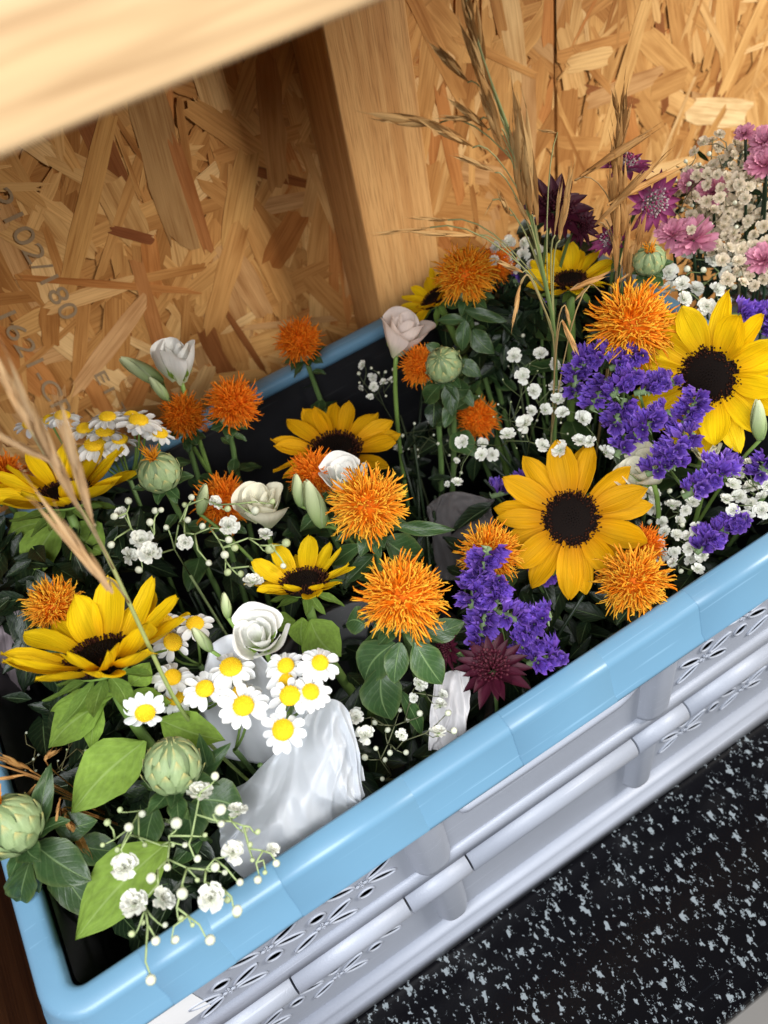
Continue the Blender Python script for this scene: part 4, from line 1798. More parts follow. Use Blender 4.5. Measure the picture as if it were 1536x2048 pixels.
def grass(label, stem_pts, spikes, base, c0, c1, lib, r0=0.0016, r1=0.0005):
    """stem_pts: world points; spikes: (foot px, py, tip px, py, y depth, fatness)"""
    t = thing('grass_stalk', label, 'grass', base, 'stalks of dry grass')
    pts = [base] + stem_pts
    dense = []
    for i in range(len(pts) - 1):
        for k in range(5):
            dense.append(pts[i].lerp(pts[i + 1], k / 5))
    dense.append(pts[-1])
    for _ in range(4):
        dense = [dense[0]] + [(dense[i - 1] + dense[i] * 2 + dense[i + 1]) / 4 for i in range(1, len(dense) - 1)] + [dense[-1]]
    b = MB()
    n_ = len(dense)
    b.tube(dense, [lerp(r0, r1, i / (n_ - 1)) for i in range(n_)], 6, c0, c1)
    for (fx, fy, tx, ty, yy, fat) in spikes:
        a, e = P(fx, fy, y=yy), P(tx, ty, y=yy + rnd.uniform(-.008, .008))
        q = min(dense[len(dense) // 3:], key=lambda s: (s - a).length + 0.35 * max(0, s.z - a.z))
        low = dense[max(0, dense.index(q) - 4)]
        b.tube(bez(low, q.lerp(a, .5) + Vector((0, 0, .004)), a, 6), [0.0005] * 7, 4, c1)
        x = e - a
        L = x.length
        M = frame(a, x, rnd.uniform(0, 6)) @ RY(-PI / 2)
        part('spikelet', rnd.choice(lib), t, M @ SC(L, L * fat * 0.98, L * fat * 0.98))
    part('stem', b.mesh('stem', M_STEM), t)
    return t


# ------------------------------------------------------------------ sheets
def sheet(name, label, cat, curves, mat, nu=40, nv=24, amp=0.004, freq=30, seed=0, thick=0.0004):
    """loft through rows of world points, with crumples"""
    def row(c, v):
        x = v * (len(c) - 1)
        i = min(int(x), len(c) - 2)
        f = x - i
        p0, p1, p2, p3 = c[max(i - 1, 0)], c[i], c[i + 1], c[min(i + 2, len(c) - 1)]
        return 0.5 * ((2 * p1) + (p2 - p0) * f + (2 * p0 - 5 * p1 + 4 * p2 - p3) * f * f + (3 * p1 - p0 - 3 * p2 + p3) * f ** 3)

    def fn(u, v):
        rows = [row(c, v) for c in curves]
        p = row(rows, u)
        k = noise.noise(Vector((p.x * freq * 1.6 + seed, p.y * freq * 0.7, p.z * freq * 0.5)))
        k2 = noise.noise(Vector((p.x * freq * 3 + seed, p.y * freq * 3, p.z * freq * 1.2 + 4)))
        w_ = noise.noise(Vector((u * 1.7 + seed, v * 1.9, seed)))
        def rg(a, b, c):
            return 1 - min(1, abs(noise.noise(Vector((a, b, c)))) * 2.6)
        h = amp * (1.0 * rg(v * 3.2 + w_ * 1.2 + u * 1.3, u * 0.9, seed) + 0.7 * rg(v * 5.0 - u * 2.6, u * 1.6 + w_, seed + 3)
                   + 0.30 * rg(v * 7 + u * 3, u * 3 + w_ * 2, seed + 7) + 0.5 * k + 0.2 * k2 - 0.8)
        return p + Vector((0.1, -0.6, 0.75)) * h
    b = MB()
    b.grid(fn, nu, nv)
    o = part(name, b.mesh(name, mat), None)
    o.modifiers.new('thickness', 'SOLIDIFY').thickness = thick
    return tag(o, label, cat)


# ================================================================== THE FLOWERS
rnd.seed(21)
# --- sunflowers
sunflower('large bright yellow sunflower with dark centre at the right edge of the crate', 1418, 752, 0.055, 325, 18, 200, 0.36, 20, 14, spin=0.1)
sunflower('sunflower facing the viewer, its amber petals coloured for the shaded middle of the crate', 1142, 1037, 0.0, 318, 8, 100, 0.35, 18, 6, True, spin=0.3)
sunflower('big yellow sunflower seen from the side above the front daisies', 205, 1315, 0.070, 395, 64, 108, 0.37, 20, 24,
          leaves=[(215, 1400, .045, 68, 1510, .03, .022), (205, 1405, .045, 172, 1520, .02, .012), (265, 1385, .05, 345, 1405, .05, .016), (290, 1482, .02, 128, 1635, .03, .029),
                  (230, 1390, .05, 80, 1425, .045, .012), (320, 1440, .03, 455, 1480, .03, .020), (335, 1685, .0, 132, 1893, .015, .030), (260, 1370, .055, 300, 1320, .06, .014)])
sunflower('small yellow sunflower with curled petals behind the white spiral rosebud', 608, 1165, 0.03, 232, 60, 98, 0.42, 16, 22,
          leaves=[(605, 1235, .01, 605, 1300, -.005, .014), (620, 1240, .01, 690, 1320, -.01, .03), (590, 1240, .01, 540, 1260, .0, .014)])
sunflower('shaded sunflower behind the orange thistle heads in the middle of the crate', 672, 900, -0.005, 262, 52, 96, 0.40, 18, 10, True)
sunflower('yellow sunflower seen edge on at the left border below the back daisies', 132, 990, 0.055, 300, 66, 102, 0.36, 18, 22,
          leaves=[(120, 1040, .03, 38, 1180, .0, .024), (140, 1050, .03, 215, 1110, .01, .03), (90, 1045, .03, -10, 1075, .02, .02)])
sunflower('half hidden sunflower beside the brown grass panicle at the back', 1140, 562, 0.060, 190, 60, 92, 0.36, 16, 20)
sunflower('sunflower showing only a few upright petals behind the rearmost orange head', 868, 598, 0.035, 160, 66, 130, 0.36, 14, 22)

# --- safflowers
safflower('orange safflower on a dark leafy stem in front of the timber post', 930, 545, 0.075, 138, 38, 95, nl=12, leaves=[(930, 620, .05, 1010, 640, .045, .016), (930, 640, .04, 875, 640, .04, .014), (945, 660, .03, 985, 700, .02, .02), (930, 640, .04, 925, 700, .02, .02)])
safflower('largest golden orange safflower above the purple statice', 1266, 645, 0.085, 192, 30, 75, nl=8)
safflower('small orange safflower standing against the back rim', 597, 678, 0.040, 104, 50, 110, red=True, nl=6, lsize=.022)
safflower('red orange safflower beside the closed white bud at the back rim', 467, 803, 0.048, 122, 45, 80, red=True, nl=7, lsize=.022)
safflower('dim orange safflower left of its brighter neighbour below the white bud', 368, 828, 0.038, 106, 50, 95, red=True, nl=6, lsize=.022)
safflower('red orange safflower in front of the shaded sunflower', 628, 945, 0.025, 116, 45, 100, red=True, nl=5)
safflower('round orange safflower covering a white flower in the middle of the crate', 735, 1005, 0.055, 176, 35, 95, nl=6, leaves=[(790, 1055, .03, 902, 1058, .03, .016), (770, 1080, .02, 855, 1110, .0, .03), (720, 1090, .02, 660, 1130, .0, .02)])
safflower('bright orange safflower with broad green leaves in the centre front', 805, 1187, 0.062, 196, 38, 92, nl=0,
          leaves=[(790, 1285, .035, 720, 1370, .015, .030), (800, 1285, .038, 788, 1366, .022, .024), (830, 1285, .036, 885, 1368, .018, .028), (765, 1330, .02, 782, 1446, -.005, .032),
                  (730, 1250, .03, 690, 1245, .03, .022), (850, 1265, .035, 920, 1243, .04, .018), (775, 1300, .02, 705, 1300, .01, .03), (800, 1380, -.01, 850, 1480, -.04, .012)])
safflower('orange safflower half covered by a purple statice head', 980, 1100, 0.018, 142, 42, 90, nl=5)
safflower('orange safflower poking over the front blue rim', 1266, 1158, 0.008, 164, 32, 100, nl=5, lib=LEAFD)
safflower('ragged orange safflower above the big side facing sunflower', 110, 1208, 0.065, 132, 40, 85, nl=5)
safflower('small red orange safflower half hidden left of a round green bud', 840, 728, 0.03, 92, 45, 120, red=True, nl=4)
safflower('orange safflower cut by the left border', 8, 945, 0.05, 100, 45, 90, red=True, nl=4)
safflower('dim orange safflower behind the branching white sprays on the left', 448, 1000, 0.012, 128, 45, 90, red=True, nl=4)
safflower('dull small safflower under the shaded sunflower near the rim', 1292, 1088, -0.012, 90, 40, 60, red=True, nl=3, lib=LEAFD)
safflower('reddish safflower peeping out right of the rearmost orange head', 992, 528, 0.055, 84, 45, 60, red=True, nl=3)
safflower('small red orange safflower low among the leaves below the round bud', 955, 835, -0.05, 96, 30, 90, red=True, nl=4, lib=LEAFD)

# --- green buds
saff_bud('round green thistle bud on dark leaves near the crate middle', 888, 730, 0.045, 72, 25, 120, nl=9, leaves=[(900, 760, .03, 905, 830, .01, .022), (890, 770, .03, 945, 775, .02, .02), (880, 700, .04, 860, 690, .05, .012), (920, 720, .04, 960, 750, .03, .02), (880, 770, .03, 845, 810, .01, .02)])
saff_bud('green bud opening with an orange tuft below the back daisies', 318, 945, 0.060, 84, 45, 115, True, nl=6)
saff_bud('pale green closed bud above the front white sprays', 345, 1532, 0.055, 112, 50, 95, nl=3, squash=1.05,
         leaves=[(380, 1580, .02, 445, 1500, .04, .016), (365, 1600, .02, 380, 1690, .0, .03), (400, 1600, .02, 480, 1620, .015, .03), (310, 1610, .02, 290, 1700, .0, .028), (420, 1560, .02, 400, 1480, .05, .016)])
saff_bud('green bud with orange tip cut by the lower left border', 22, 1650, 0.052, 122, 55, 130, True, nl=0,
         leaves=[(70, 1690, .03, 172, 1755, .025, .038), (40, 1720, .03, 75, 1810, .0, .024), (80, 1660, .04, 95, 1545, .06, .014), (60, 1720, .03, 30, 1830, .0, .022), (110, 1650, .02, 180, 1640, .02, .02), (95, 1700, .0, 190, 1835, -.03, .034), (60, 1640, .03, -20, 1720, .03, .03), (150, 1690, -.01, 235, 1700, -.02, .03)])
saff_bud('green bud with orange tip beside the dried brown panicle', 1298, 520, 0.09, 64, 35, 85, True, nl=5)

# --- lisianthus
W_PINK, W_CREAM, W_WHITE = (0.80, 0.70, 0.64), (0.84, 0.82, 0.66), (0.86, 0.86, 0.82)
lisianthus('creamy white rosebud below the purple statice', 1290, 942, 0.015, 100, 40, 130, 0.35, W_CREAM, hk=1.7)
lisianthus('pinkish white closed bloom near the foot of the timber post', 802, 668, 0.045, 96, 62, 75, 0.5, W_PINK, hk=2.0, n_in=3)
lisianthus('white pointed bloom with a green bud against the chipboard', 355, 722, 0.075, 86, 62, 100, 0.05, W_WHITE, hk=2.3, buds=[(285, 742, .07, 96, 75, 150), (318, 778, .06, 60, 70, 130)], n_in=3)
lisianthus('creamy white bloom turned up beside the branching white sprays', 525, 1012, 0.035, 98, 50, 100, 0.4, W_CREAM, hk=1.9, buds=[(405, 1000, .03, 70, 60, 80)])
lisianthus('white spiral rosebud above the front daisies', 520, 1275, 0.060, 110, 25, 115, 0.35, W_WHITE, hk=1.5, buds=[(452, 1212, .07, 58, 60, 100), (405, 1280, .055, 68, 60, 130)], n_in=5)
lisianthus('white bloom hidden behind the round orange safflower', 690, 955, 0.03, 92, 45, 90, 0.5, W_WHITE, hk=1.6, buds=[(630, 1010, .035, 112, 60, 110), (597, 982, .03, 74, 60, 100)])
lisianthus('small cream bloom under the right sunflower with a green bud', 1415, 905, 0.0, 60, 50, 90, 0.3, W_CREAM, hk=1.6, buds=[(1517, 842, .055, 88, 65, 95)])

# --- feverfew
feverfew('white daisies with round yellow centres clustered left of the spiral rosebud',
         [(290, 1425, .064, 92, 40, 275), (345, 1355, .045, 86, 30, 100), (462, 1335, .050, 100, 42, 100), (410, 1378, .048, 92, 32, 100), (487, 1412, .055, 104, 20, 100),
          (482, 1385, .04, 88, 40, 80), (390, 1248, .045, 84, 45, 90), (345, 1285, .04, 88, 35, 50), (330, 1245, .04, 80, 45, 90), (440, 1365, .03, 80, 40, 90), (352, 1395, .03, 80, 40, 110)],
         Vector((-0.03, 0.33, 0.02)), [(470, 1500, -.01), (380, 1420, .0), (400, 1330, .0)])
feverfew('white daisies with round yellow centres beside the white plastic wrap',
         [(572, 1332, .052, 84, 35, 110), (640, 1326, .055, 86, 28, 70), (573, 1362, .05, 84, 35, 120), (580, 1392, .058, 92, 22, 100), (621, 1384, .055, 86, 30, 60), (566, 1460, .055, 96, 15, 110)],
         Vector((0.0, 0.32, 0.02)), [(520, 1530, -.01), (560, 1440, .01)])
feverfew('back cluster of daisies seen from the side against the chipboard',
         [(125, 832, .062, 74, 66, 95), (100, 840, .06, 66, 66, 110), (215, 835, .066, 82, 68, 95), (277, 842, .066, 96, 66, 85), (262, 832, .06, 70, 70, 100), (170, 858, .062, 82, 62, 100), (210, 865, .06, 80, 66, 92), (190, 890, .055, 90, 58, 100), (290, 848, .056, 80, 60, 80), (160, 905, .045, 80, 60, 90), (240, 880, .052, 76, 62, 95), (60, 850, .05, 70, 64, 100), (320, 868, .05, 66, 62, 80), (225, 905, .04, 70, 60, 100)],
         Vector((-0.04, 0.5, 0.02)), [(200, 980, .0), (260, 960, .0)])

# --- statice
statice('large purple statice spray between the two facing sunflowers',
        [(1178, 712, .075, 84, 20, 13), (1252, 712, .075, 84, 25, 12), (1150, 762, .06, 70, 80, 9), (1196, 785, .06, 80, 60, 10), (1246, 762, .072, 80, 40, 12), (1312, 765, .066, 100, 15, 14),
         (1234, 830, .055, 84, 70, 11), (1300, 838, .060, 92, 35, 13), (1250, 880, .04, 80, 50, 9), (1375, 822, .062, 110, 60, 15), (1350, 890, .055, 100, 40, 13), (1330, 925, .045, 90, 20, 11),
         (1410, 958, .045, 120, 30, 16), (1440, 930, .045, 70, -10, 8)], (1310, 900, -0.02))
statice('purple statice standing in front of an orange safflower near the front rim',
        [(965, 1132, .042, 90, 75, 14), (948, 1180, .035, 90, 80, 13), (990, 1185, .035, 80, 80, 11), (962, 1255, .02, 90, 75, 10), (1022, 1225, .022, 56, -20, 5), (1052, 1262, .015, 90, 60, 10), (1075, 1230, .018, 60, 10, 7), (1090, 1310, .005, 90, 15, 12), (1058, 1290, .008, 50, 60, 6)], (1010, 1290, -0.03))
statice('purple statice head beside the blue rim at the right', [(1430, 1062, .0, 80, 25, 13), (1470, 1040, .005, 70, 25, 11), (1405, 1085, -.004, 50, 40, 6)], (1400, 1110, -0.04))
statice('dark purple statice deep behind the front safflower near the sunflower stalk', [(1095, 1140, -.03, 80, 20, 10)], (1090, 1190, -0.07))
statice('purple statice cut by the right border above the big sunflower', [(1508, 620, .06, 96, 0, 13), (1530, 650, .05, 60, -20, 6)], (1510, 690, 0.0))
statice('deep shaded purple statice left of the amber sunflower', [(1018, 972, -.05, 90, 20, 10)], (1010, 1010, -0.09))
statice('purple statice at the right border below the green bud', [(1522, 935, .02, 70, 60, 9)], (1530, 990, -0.03))
statice('violet statice just right of the rearmost orange safflower', [(1050, 545, .045, 60, 20, 8), (1085, 575, .04, 50, 0, 6)], (1060, 610, 0.0))

# --- astrantia
astrantia('dark maroon star flower against the chipboard behind the tall grass', 1108, 425, 0.115, 160, 45, 60)
astrantia('smaller maroon star flower right of the dark one', 1158, 452, 0.105, 88, 40, 20)
astrantia('pink and white star flower with purple tips behind the brown panicle', 1302, 400, 0.125, 128, 40, 330, False)
astrantia('pink star flower tilted up at the top of the brown panicle', 1250, 338, 0.145, 116, 66, 80, False)
astrantia('pink star flower partly hidden at the foot of the brown panicle', 1225, 485, 0.10, 96, 55, 120, False)
astrantia('dark maroon star flower hanging over the front blue rim', 985, 1342, 0.012, 165, 30, 100)
astrantia('small maroon star flower beside the broad green leaves in front', 900, 1300, 0.022, 92, 55, 180)
astrantia('maroon star flower deep behind the grass stem', 1020, 560, 0.03, 90, 40, 100)

# --- gypsophila sprays
rnd.seed(5)


def tips_list(lst, seed=3):
    r = random.Random(seed)
    out = []
    for (px, py, z, rp, k) in lst:
        p = P(px, py, z)
        out.append((p, size_at(p, rp), k, face(p, r.uniform(10, 55), r.uniform(30, 150))))
    return out


GREEN_ST = (0.30, 0.38, 0.16)
gyp('branching white gypsophila spray hanging over the near corner of the blue rim', Vector((-0.06, 0.30, 0.03)), P(330, 1640, 0.0), tips_list([
    (250, 1735, .045, 30, 'f'), (270, 1808, .045, 30, 'f'), (325, 1798, .04, 27, 'f'), (422, 1797, .04, 30, 'f'), (465, 1705, .04, 26, 'f'), (398, 1588, .05, 30, 'f'), (475, 1622, .045, 22, 'f'), (545, 1700, .03, 16, 'f'),
    (258, 1655, .05, 11, 'b'), (353, 1647, .05, 14, 'b'), (440, 1620, .05, 14, 'b'), (430, 1553, .055, 10, 'b'), (442, 1648, .045, 9, 'b'), (302, 1757, .045, 12, 'b'), (365, 1788, .042, 14, 'b'), (335, 1735, .04, 9, 'b'),
    (302, 1960, .035, 13, 'b'), (312, 1882, .04, 11, 'b'), (350, 1880, .04, 10, 'b'), (420, 1880, .035, 13, 'b'), (474, 1823, .035, 13, 'b'), (430, 1735, .04, 11, 'b'), (395, 1718, .04, 9, 'b'), (480, 1765, .035, 9, 'b'), (516, 1760, .03, 10, 'b'),
    (553, 1727, .03, 9, 'b'), (264, 1868, .04, 8, 'g'), (362, 1838, .04, 8, 'g'), (455, 1800, .035, 8, 'g'), (500, 1690, .035, 7, 'g'), (515, 1664, .035, 7, 'g'), (235, 1700, .03, 7, 'g'), (205, 1690, .03, 6, 'g'), (290, 1690, .035, 6, 'g'), (370, 1690, .04, 7, 'b'), (410, 1670, .04, 6, 'g'), (505, 1720, .03, 6, 'g'), (490, 1660, .035, 8, 'b'), (345, 1690, .035, 6, 'g'), (240, 1620, .035, 7, 'g'), (395, 1760, .035, 6, 'g'), (450, 1745, .035, 7, 'b'), (285, 1845, .035, 7, 'g'), (330, 1850, .035, 7, 'b'), (385, 1850, .035, 6, 'g'), (284, 1628, .04, 9, 'b'), (215, 1645, .04, 9, 'g'), (530, 1745, .03, 6, 'g')]),
    GREEN_ST, 0.00055)
gyp('branching white gypsophila spray in front of the dim safflower on the left', Vector((0.0, 0.42, 0.03)), P(380, 1150, -0.02), tips_list([
    (282, 1080, .045, 24, 'f'), (300, 1108, .045, 26, 'f'), (258, 1112, .04, 20, 'f'), (370, 1085, .05, 18, 'f'), (457, 1052, .05, 22, 'f'), (505, 1165, .045, 22, 'f'), (530, 1070, .045, 17, 'f'), (430, 1005, .045, 16, 'f'), (243, 1025, .045, 15, 'f'),
    (257, 1002, .05, 9, 'b'), (228, 1033, .05, 9, 'b'), (310, 1022, .05, 8, 'b'), (375, 1040, .05, 8, 'b'), (405, 1053, .05, 8, 'b'), (458, 1080, .05, 9, 'b'), (450, 1110, .05, 10, 'b'), (418, 1126, .045, 8, 'b'), (470, 1096, .05, 9, 'g'), (540, 1098, .045, 12, 'g'), (572, 1086, .045, 11, 'g'),
    (510, 1022, .05, 10, 'b'), (545, 1003, .045, 7, 'g'), (455, 1018, .05, 8, 'g'), (383, 995, .05, 8, 'b'), (370, 1010, .045, 7, 'g'), (333, 1055, .045, 7, 'b'), (278, 1140, .04, 9, 'b'), (222, 1090, .045, 9, 'b'), (567, 1132, .04, 7, 'b'), (482, 1148, .04, 8, 'g'), (455, 1145, .045, 9, 'g'), (300, 1045, .05, 9, 'b'), (322, 1020, .05, 7, 'b'), (524, 1140, .04, 7, 'b')]),
    GREEN_ST, 0.00062)
tl = tips_list([(1028, 712, .04, 17, 'f'), (1080, 708, .045, 16, 'f'), (1108, 730, .045, 15, 'f'), (1045, 752, .04, 18, 'f'), (1067, 782, .04, 17, 'f'), (1112, 775, .04, 18, 'f'), (1115, 800, .042, 17, 'f'), (1090, 820, .04, 15, 'f'), (1050, 848, .04, 22, 'f'), (1124, 826, .04, 16, 'f'),
                (1165, 838, .045, 20, 'f'), (1015, 870, .03, 17, 'f'), (1085, 890, .03, 16, 'f'), (1160, 882, .04, 17, 'f'), (1180, 884, .04, 16, 'f'), (1120, 900, .035, 20, 'f'), (963, 910, .02, 15, 'f'), (925, 885, .02, 16, 'f'), (1213, 905, .03, 18, 'f'), (985, 910, .01, 15, 'f'), (915, 965, .0, 13, 'f'), (1062, 822, .03, 14, 'f')])
gyp('airy white gypsophila spray left of the purple statice', Vector((0.22, 0.40, 0.03)), P(1050, 930, -0.08),
    tl + blob_tips(1060, 790, 110, 110, -.02, .03, 26, (5, 7), 'bg', 4), (0.10, 0.13, 0.05), 0.00035)
gyp('dim airy gypsophila spray in the dark gap by the back rim', Vector((0.22, 0.45, 0.03)), P(800, 830, -0.10),
    blob_tips(755, 760, 45, 40, -.02, .01, 14, (7, 13), 'fb', 7) + blob_tips(880, 900, 100, 70, -.08, -.03, 22, (6, 12), 'fbb', 8), (0.08, 0.10, 0.045), 0.00032)
gyp('dense white gypsophila spray right of the green bud at the back', Vector((0.40, 0.40, 0.03)), P(1400, 650, -0.03),
    blob_tips(1408, 560, 74, 62, .05, .08, 40, (16, 21), 'fffb', 9), (0.16, 0.22, 0.09), 0.0005)
gyp('white gypsophila spray below the broad green leaves by the front rim', Vector((0.09, 0.29, 0.03)), P(770, 1560, -0.10), tips_list([
    (712, 1435, -.005, 20, 'f'), (730, 1470, -.005, 22, 'f'), (838, 1368, .0, 18, 'f'), (828, 1396, -.005, 11, 'f'), (803, 1470, -.01, 14, 'f'), (876, 1466, .0, 19, 'f'), (880, 1410, .0, 16, 'f'), (885, 1390, -.005, 12, 'f'),
    (750, 1445, -.02, 7, 'b'), (840, 1427, -.02, 8, 'b'), (896, 1426, .0, 8, 'b'), (908, 1462, .0, 8, 'b'), (812, 1505, -.03, 7, 'b'), (780, 1506, -.03, 7, 'b'), (730, 1515, -.03, 8, 'b'), (752, 1497, -.03, 6, 'b'), (765, 1558, -.04, 6, 'b'), (815, 1440, -.03, 6, 'b'), (775, 1460, -.03, 7, 'b'), (800, 1420, -.03, 6, 'b'), (770, 1520, -.04, 6, 'b')]),
    (0.13, 0.14, 0.07), 0.0004)
gyp('shaded gypsophila blossoms between the sunflower and the right blue rim', Vector((0.30, 0.28, 0.03)), P(1380, 1130, -0.10),
    blob_tips(1360, 1100, 50, 55, -.04, -.01, 18, (13, 18), 'fffb', 11) + blob_tips(1330, 1010, 60, 40, -.05, -.02, 12, (12, 18), 'fb', 12), (0.10, 0.13, 0.06), 0.0004)
gyp('pale gypsophila blossoms under the large sunflower at the right border', Vector((0.40, 0.30, 0.03)), P(1500, 1040, -0.08),
    blob_tips(1495, 985, 48, 60, -.02, .01, 16, (14, 19), 'fff', 13), (0.12, 0.16, 0.07), 0.0004)
gyp('small gypsophila blossoms under the rearmost orange head', Vector((0.33, 0.45, 0.03)), P(1030, 700, -0.05),
    blob_tips(1000, 640, 70, 60, -.03, .02, 12, (9, 14), 'fb', 14) + blob_tips(1040, 510, 60, 30, .05, .07, 26, (11, 16), 'ffb', 15), (0.12, 0.15, 0.07), 0.0004)
gyp('thin shaded gypsophila stems behind the dried grass at the lower left', Vector((-0.10, 0.31, 0.03)), P(80, 1560, -0.06),
    blob_tips(90, 1510, 90, 60, -.05, -.01, 22, (6, 11), 'bbg', 16), (0.16, 0.14, 0.06), 0.0004)
# bouquet beyond the far end of the crate
BB = Vector((0.555, 0.40, 0.02))
mb = MB()
mb.lathe([(0.075, 0.001), (0.088, 0.19), (0.095, 0.193), (0.095, 0.2), (0.086, 0.2), (0.072, 0.006)], 36, T((BB.x, BB.y, 0)))
tag(part('flower_bucket', mb.mesh('flower_bucket', M_BLACK), None), 'black bucket under the pink and white bouquet beyond the crate', 'bucket')
gyp('dense cream gypsophila dome beyond the far end of the crate', BB, P(1480, 480, 0.04),
    blob_tips(1440, 345, 74, 78, .10, .13, 95, (11, 15), 'ffffb', 17, rot=-0.5) + blob_tips(1400, 400, 64, 66, .07, .10, 50, (10, 14), 'fffb', 18) + blob_tips(1500, 330, 40, 50, .11, .135, 22, (10, 14), 'ff', 23) + blob_tips(1450, 400, 80, 70, .05, .08, 60, (10, 14), 'fffb', 24), (0.20, 0.18, 0.10), 0.0005, GB_C)
gyp('second cream gypsophila spray at the right border beyond the crate', BB + Vector((0.03, -0.02, 0)), P(1540, 590, 0.02),
    blob_tips(1500, 500, 70, 85, .06, .085, 70, (12, 17), 'ffffb', 19) + blob_tips(1440, 480, 40, 30, .06, .08, 12, (10, 14), 'ff', 20), (0.20, 0.18, 0.10), 0.0005, GB_C)
for i, (lb, px, py, z, d) in enumerate([
        ('pink carnation below the cream dome beside the pink star flower', 1385, 480, .085, 104), ('pink carnation half covered at the right border of the cream dome', 1530, 330, .135, 84), ('small magenta flower at the very top of the cream dome', 1490, 268, .15, 44),
        ('magenta flower at the top right corner of the cream dome', 1530, 285, .145, 70), ('pink flower tucked into the left flank of the cream dome', 1385, 368, .10, 62), ('dim pink flower in the middle of the cream dome', 1425, 385, .10, 76),
        ('magenta flower low at the right border beyond the crate', 1528, 520, .08, 76), ('pale pink flower between the carnation and the green bud', 1345, 468, .09, 72)]):
    pink_flower(lb, px, py, z, d, 40, 100, BB + Vector((0.01 * (i % 3), 0.01 * (i % 2), 0)))

# --- grasses
GY = 0.37
grass('tall pale brown grass with drooping spikelets rising before the timber post', [P(1122, 700, y=.372), P(1075, 500, y=.375), P(1030, 290, y=.385), P(975, 150, y=.395), P(930, 0, y=.40), P(915, -60, y=.40)],
      [(1000, 260, 955, 130, .385, 1), (985, 210, 930, 60, .39, 1), (960, 120, 925, -20, .40, 1), (970, 170, 950, 20, .40, 1), (1010, 300, 960, 180, .385, 1), (935, 165, 868, 88, .395, .9), (880, 245, 740, 233, .40, .9), (945, 295, 850, 240, .39, .8),
       (990, 345, 915, 310, .385, .8), (975, 260, 905, 200, .39, .7), (960, 240, 880, 235, .39, .6), (1050, 420, 1030, 240, .38, 1), (1065, 430, 1045, 300, .375, 1), (1072, 450, 1035, 200, .38, .8), (955, 470, 820, 465, .39, .6), (895, 440, 815, 435, .40, .6), (860, 455, 750, 470, .40, .5),
       (1020, 430, 995, 380, .38, .9), (1060, 450, 1030, 395, .375, .9), (985, 400, 970, 430, .38, .8), (1120, 480, 1140, 340, .37, .7), (1110, 470, 1120, 370, .37, .6), (1045, 545, 990, 520, .37, .9), (1115, 265, 1075, 260, .43, 1.2)],
      Vector((0.26, 0.36, 0.03)), (0.10, 0.20, 0.05), (0.34, 0.34, 0.14), SPK, 0.0019)
grass('dense dark brown grass panicle beside the pink star flowers', [P(1230, 640, y=.40), P(1235, 500, y=.405), P(1240, 350, y=.41), P(1248, 190, y=.42)],
      [(1240, 300, 1250, 170, .415, .9), (1238, 250, 1228, 180, .418, .9), (1245, 290, 1262, 205, .415, .9), (1235, 360, 1240, 230, .41, .9), (1240, 400, 1225, 270, .41, .9), (1235, 470, 1222, 330, .405, .9), (1245, 470, 1248, 330, .405, .9), (1232, 540, 1235, 400, .40, .7), (1245, 560, 1260, 430, .40, .6),
       (1150, 360, 1310, 258, .40, .6), (1200, 440, 1330, 310, .395, .6), (1215, 410, 1360, 330, .395, .5), (1190, 450, 1290, 340, .395, .6), (1270, 540, 1285, 430, .40, .8), (1255, 500, 1290, 470, .40, .8), (1220, 575, 1262, 545, .395, .9), (1140, 580, 1220, 545, .385, .8), (1260, 600, 1255, 480, .40, .7)],
      Vector((0.34, 0.40, 0.03)), (0.20, 0.15, 0.06), (0.30, 0.19, 0.08), SPD, 0.0015)
grass('blurred tan grass stalk leaning left in front of the side facing sunflower', [P(375, 1460, .03), P(290, 1275, .10), P(210, 1100, .155), P(150, 1000, .18), P(70, 880, .20), P(0, 740, .225), P(-40, 660, .235)],
      [(215, 1180, 130, 1050, .275, .8), (190, 1050, 110, 800, .285, .55), (160, 1020, 75, 850, .29, .7), (130, 960, 30, 780, .295, .65), (110, 930, 15, 730, .295, .6), (225, 1185, 75, 1000, .272, .5), (110, 930, -40, 850, .295, .65), (60, 860, -20, 700, .30, .65)],
      Vector((-0.02, 0.31, 0.03)), (0.20, 0.30, 0.07), (0.46, 0.36, 0.20), SPL, 0.0014, 0.0006)
grass('single dry oat husks on thin bent stems before the dark gap', [P(1120, 690, y=.365), P(1085, 610, y=.365), P(1055, 540, y=.366), P(1042, 568, y=.366)],
      [(1041, 570, 1024, 655, .366, .8), (1130, 610, 1140, 650, .362, 1), (1125, 640, 1155, 710, .360, .9), (1180, 570, 1150, 600, .37, .9)], Vector((0.25, 0.36, 0.03)), (0.2, 0.2, 0.08), (0.35, 0.24, 0.1), SPK, 0.0008)
grass('rusty brown dried grass at the lower left border', [P(140, 1590, -.01), P(80, 1555, .0), P(0, 1530, .0), P(-30, 1520, .0)],
      [(90, 1520, 105, 1500, .31, 1.4), (90, 1520, 120, 1500, .31, 1.0), (70, 1570, 40, 1620, .30, .9), (125, 1620, 150, 1680, .285, 1.1), (130, 1630, 172, 1705, .283, 1.0), (120, 1600, 110, 1650, .285, 1.1), (60, 1540, -10, 1510, .31, .9), (50, 1550, -20, 1560, .31, .9)],
      Vector((-0.09, 0.31, 0.03)), (0.30, 0.15, 0.05), (0.38, 0.18, 0.05), SPD, 0.0012)

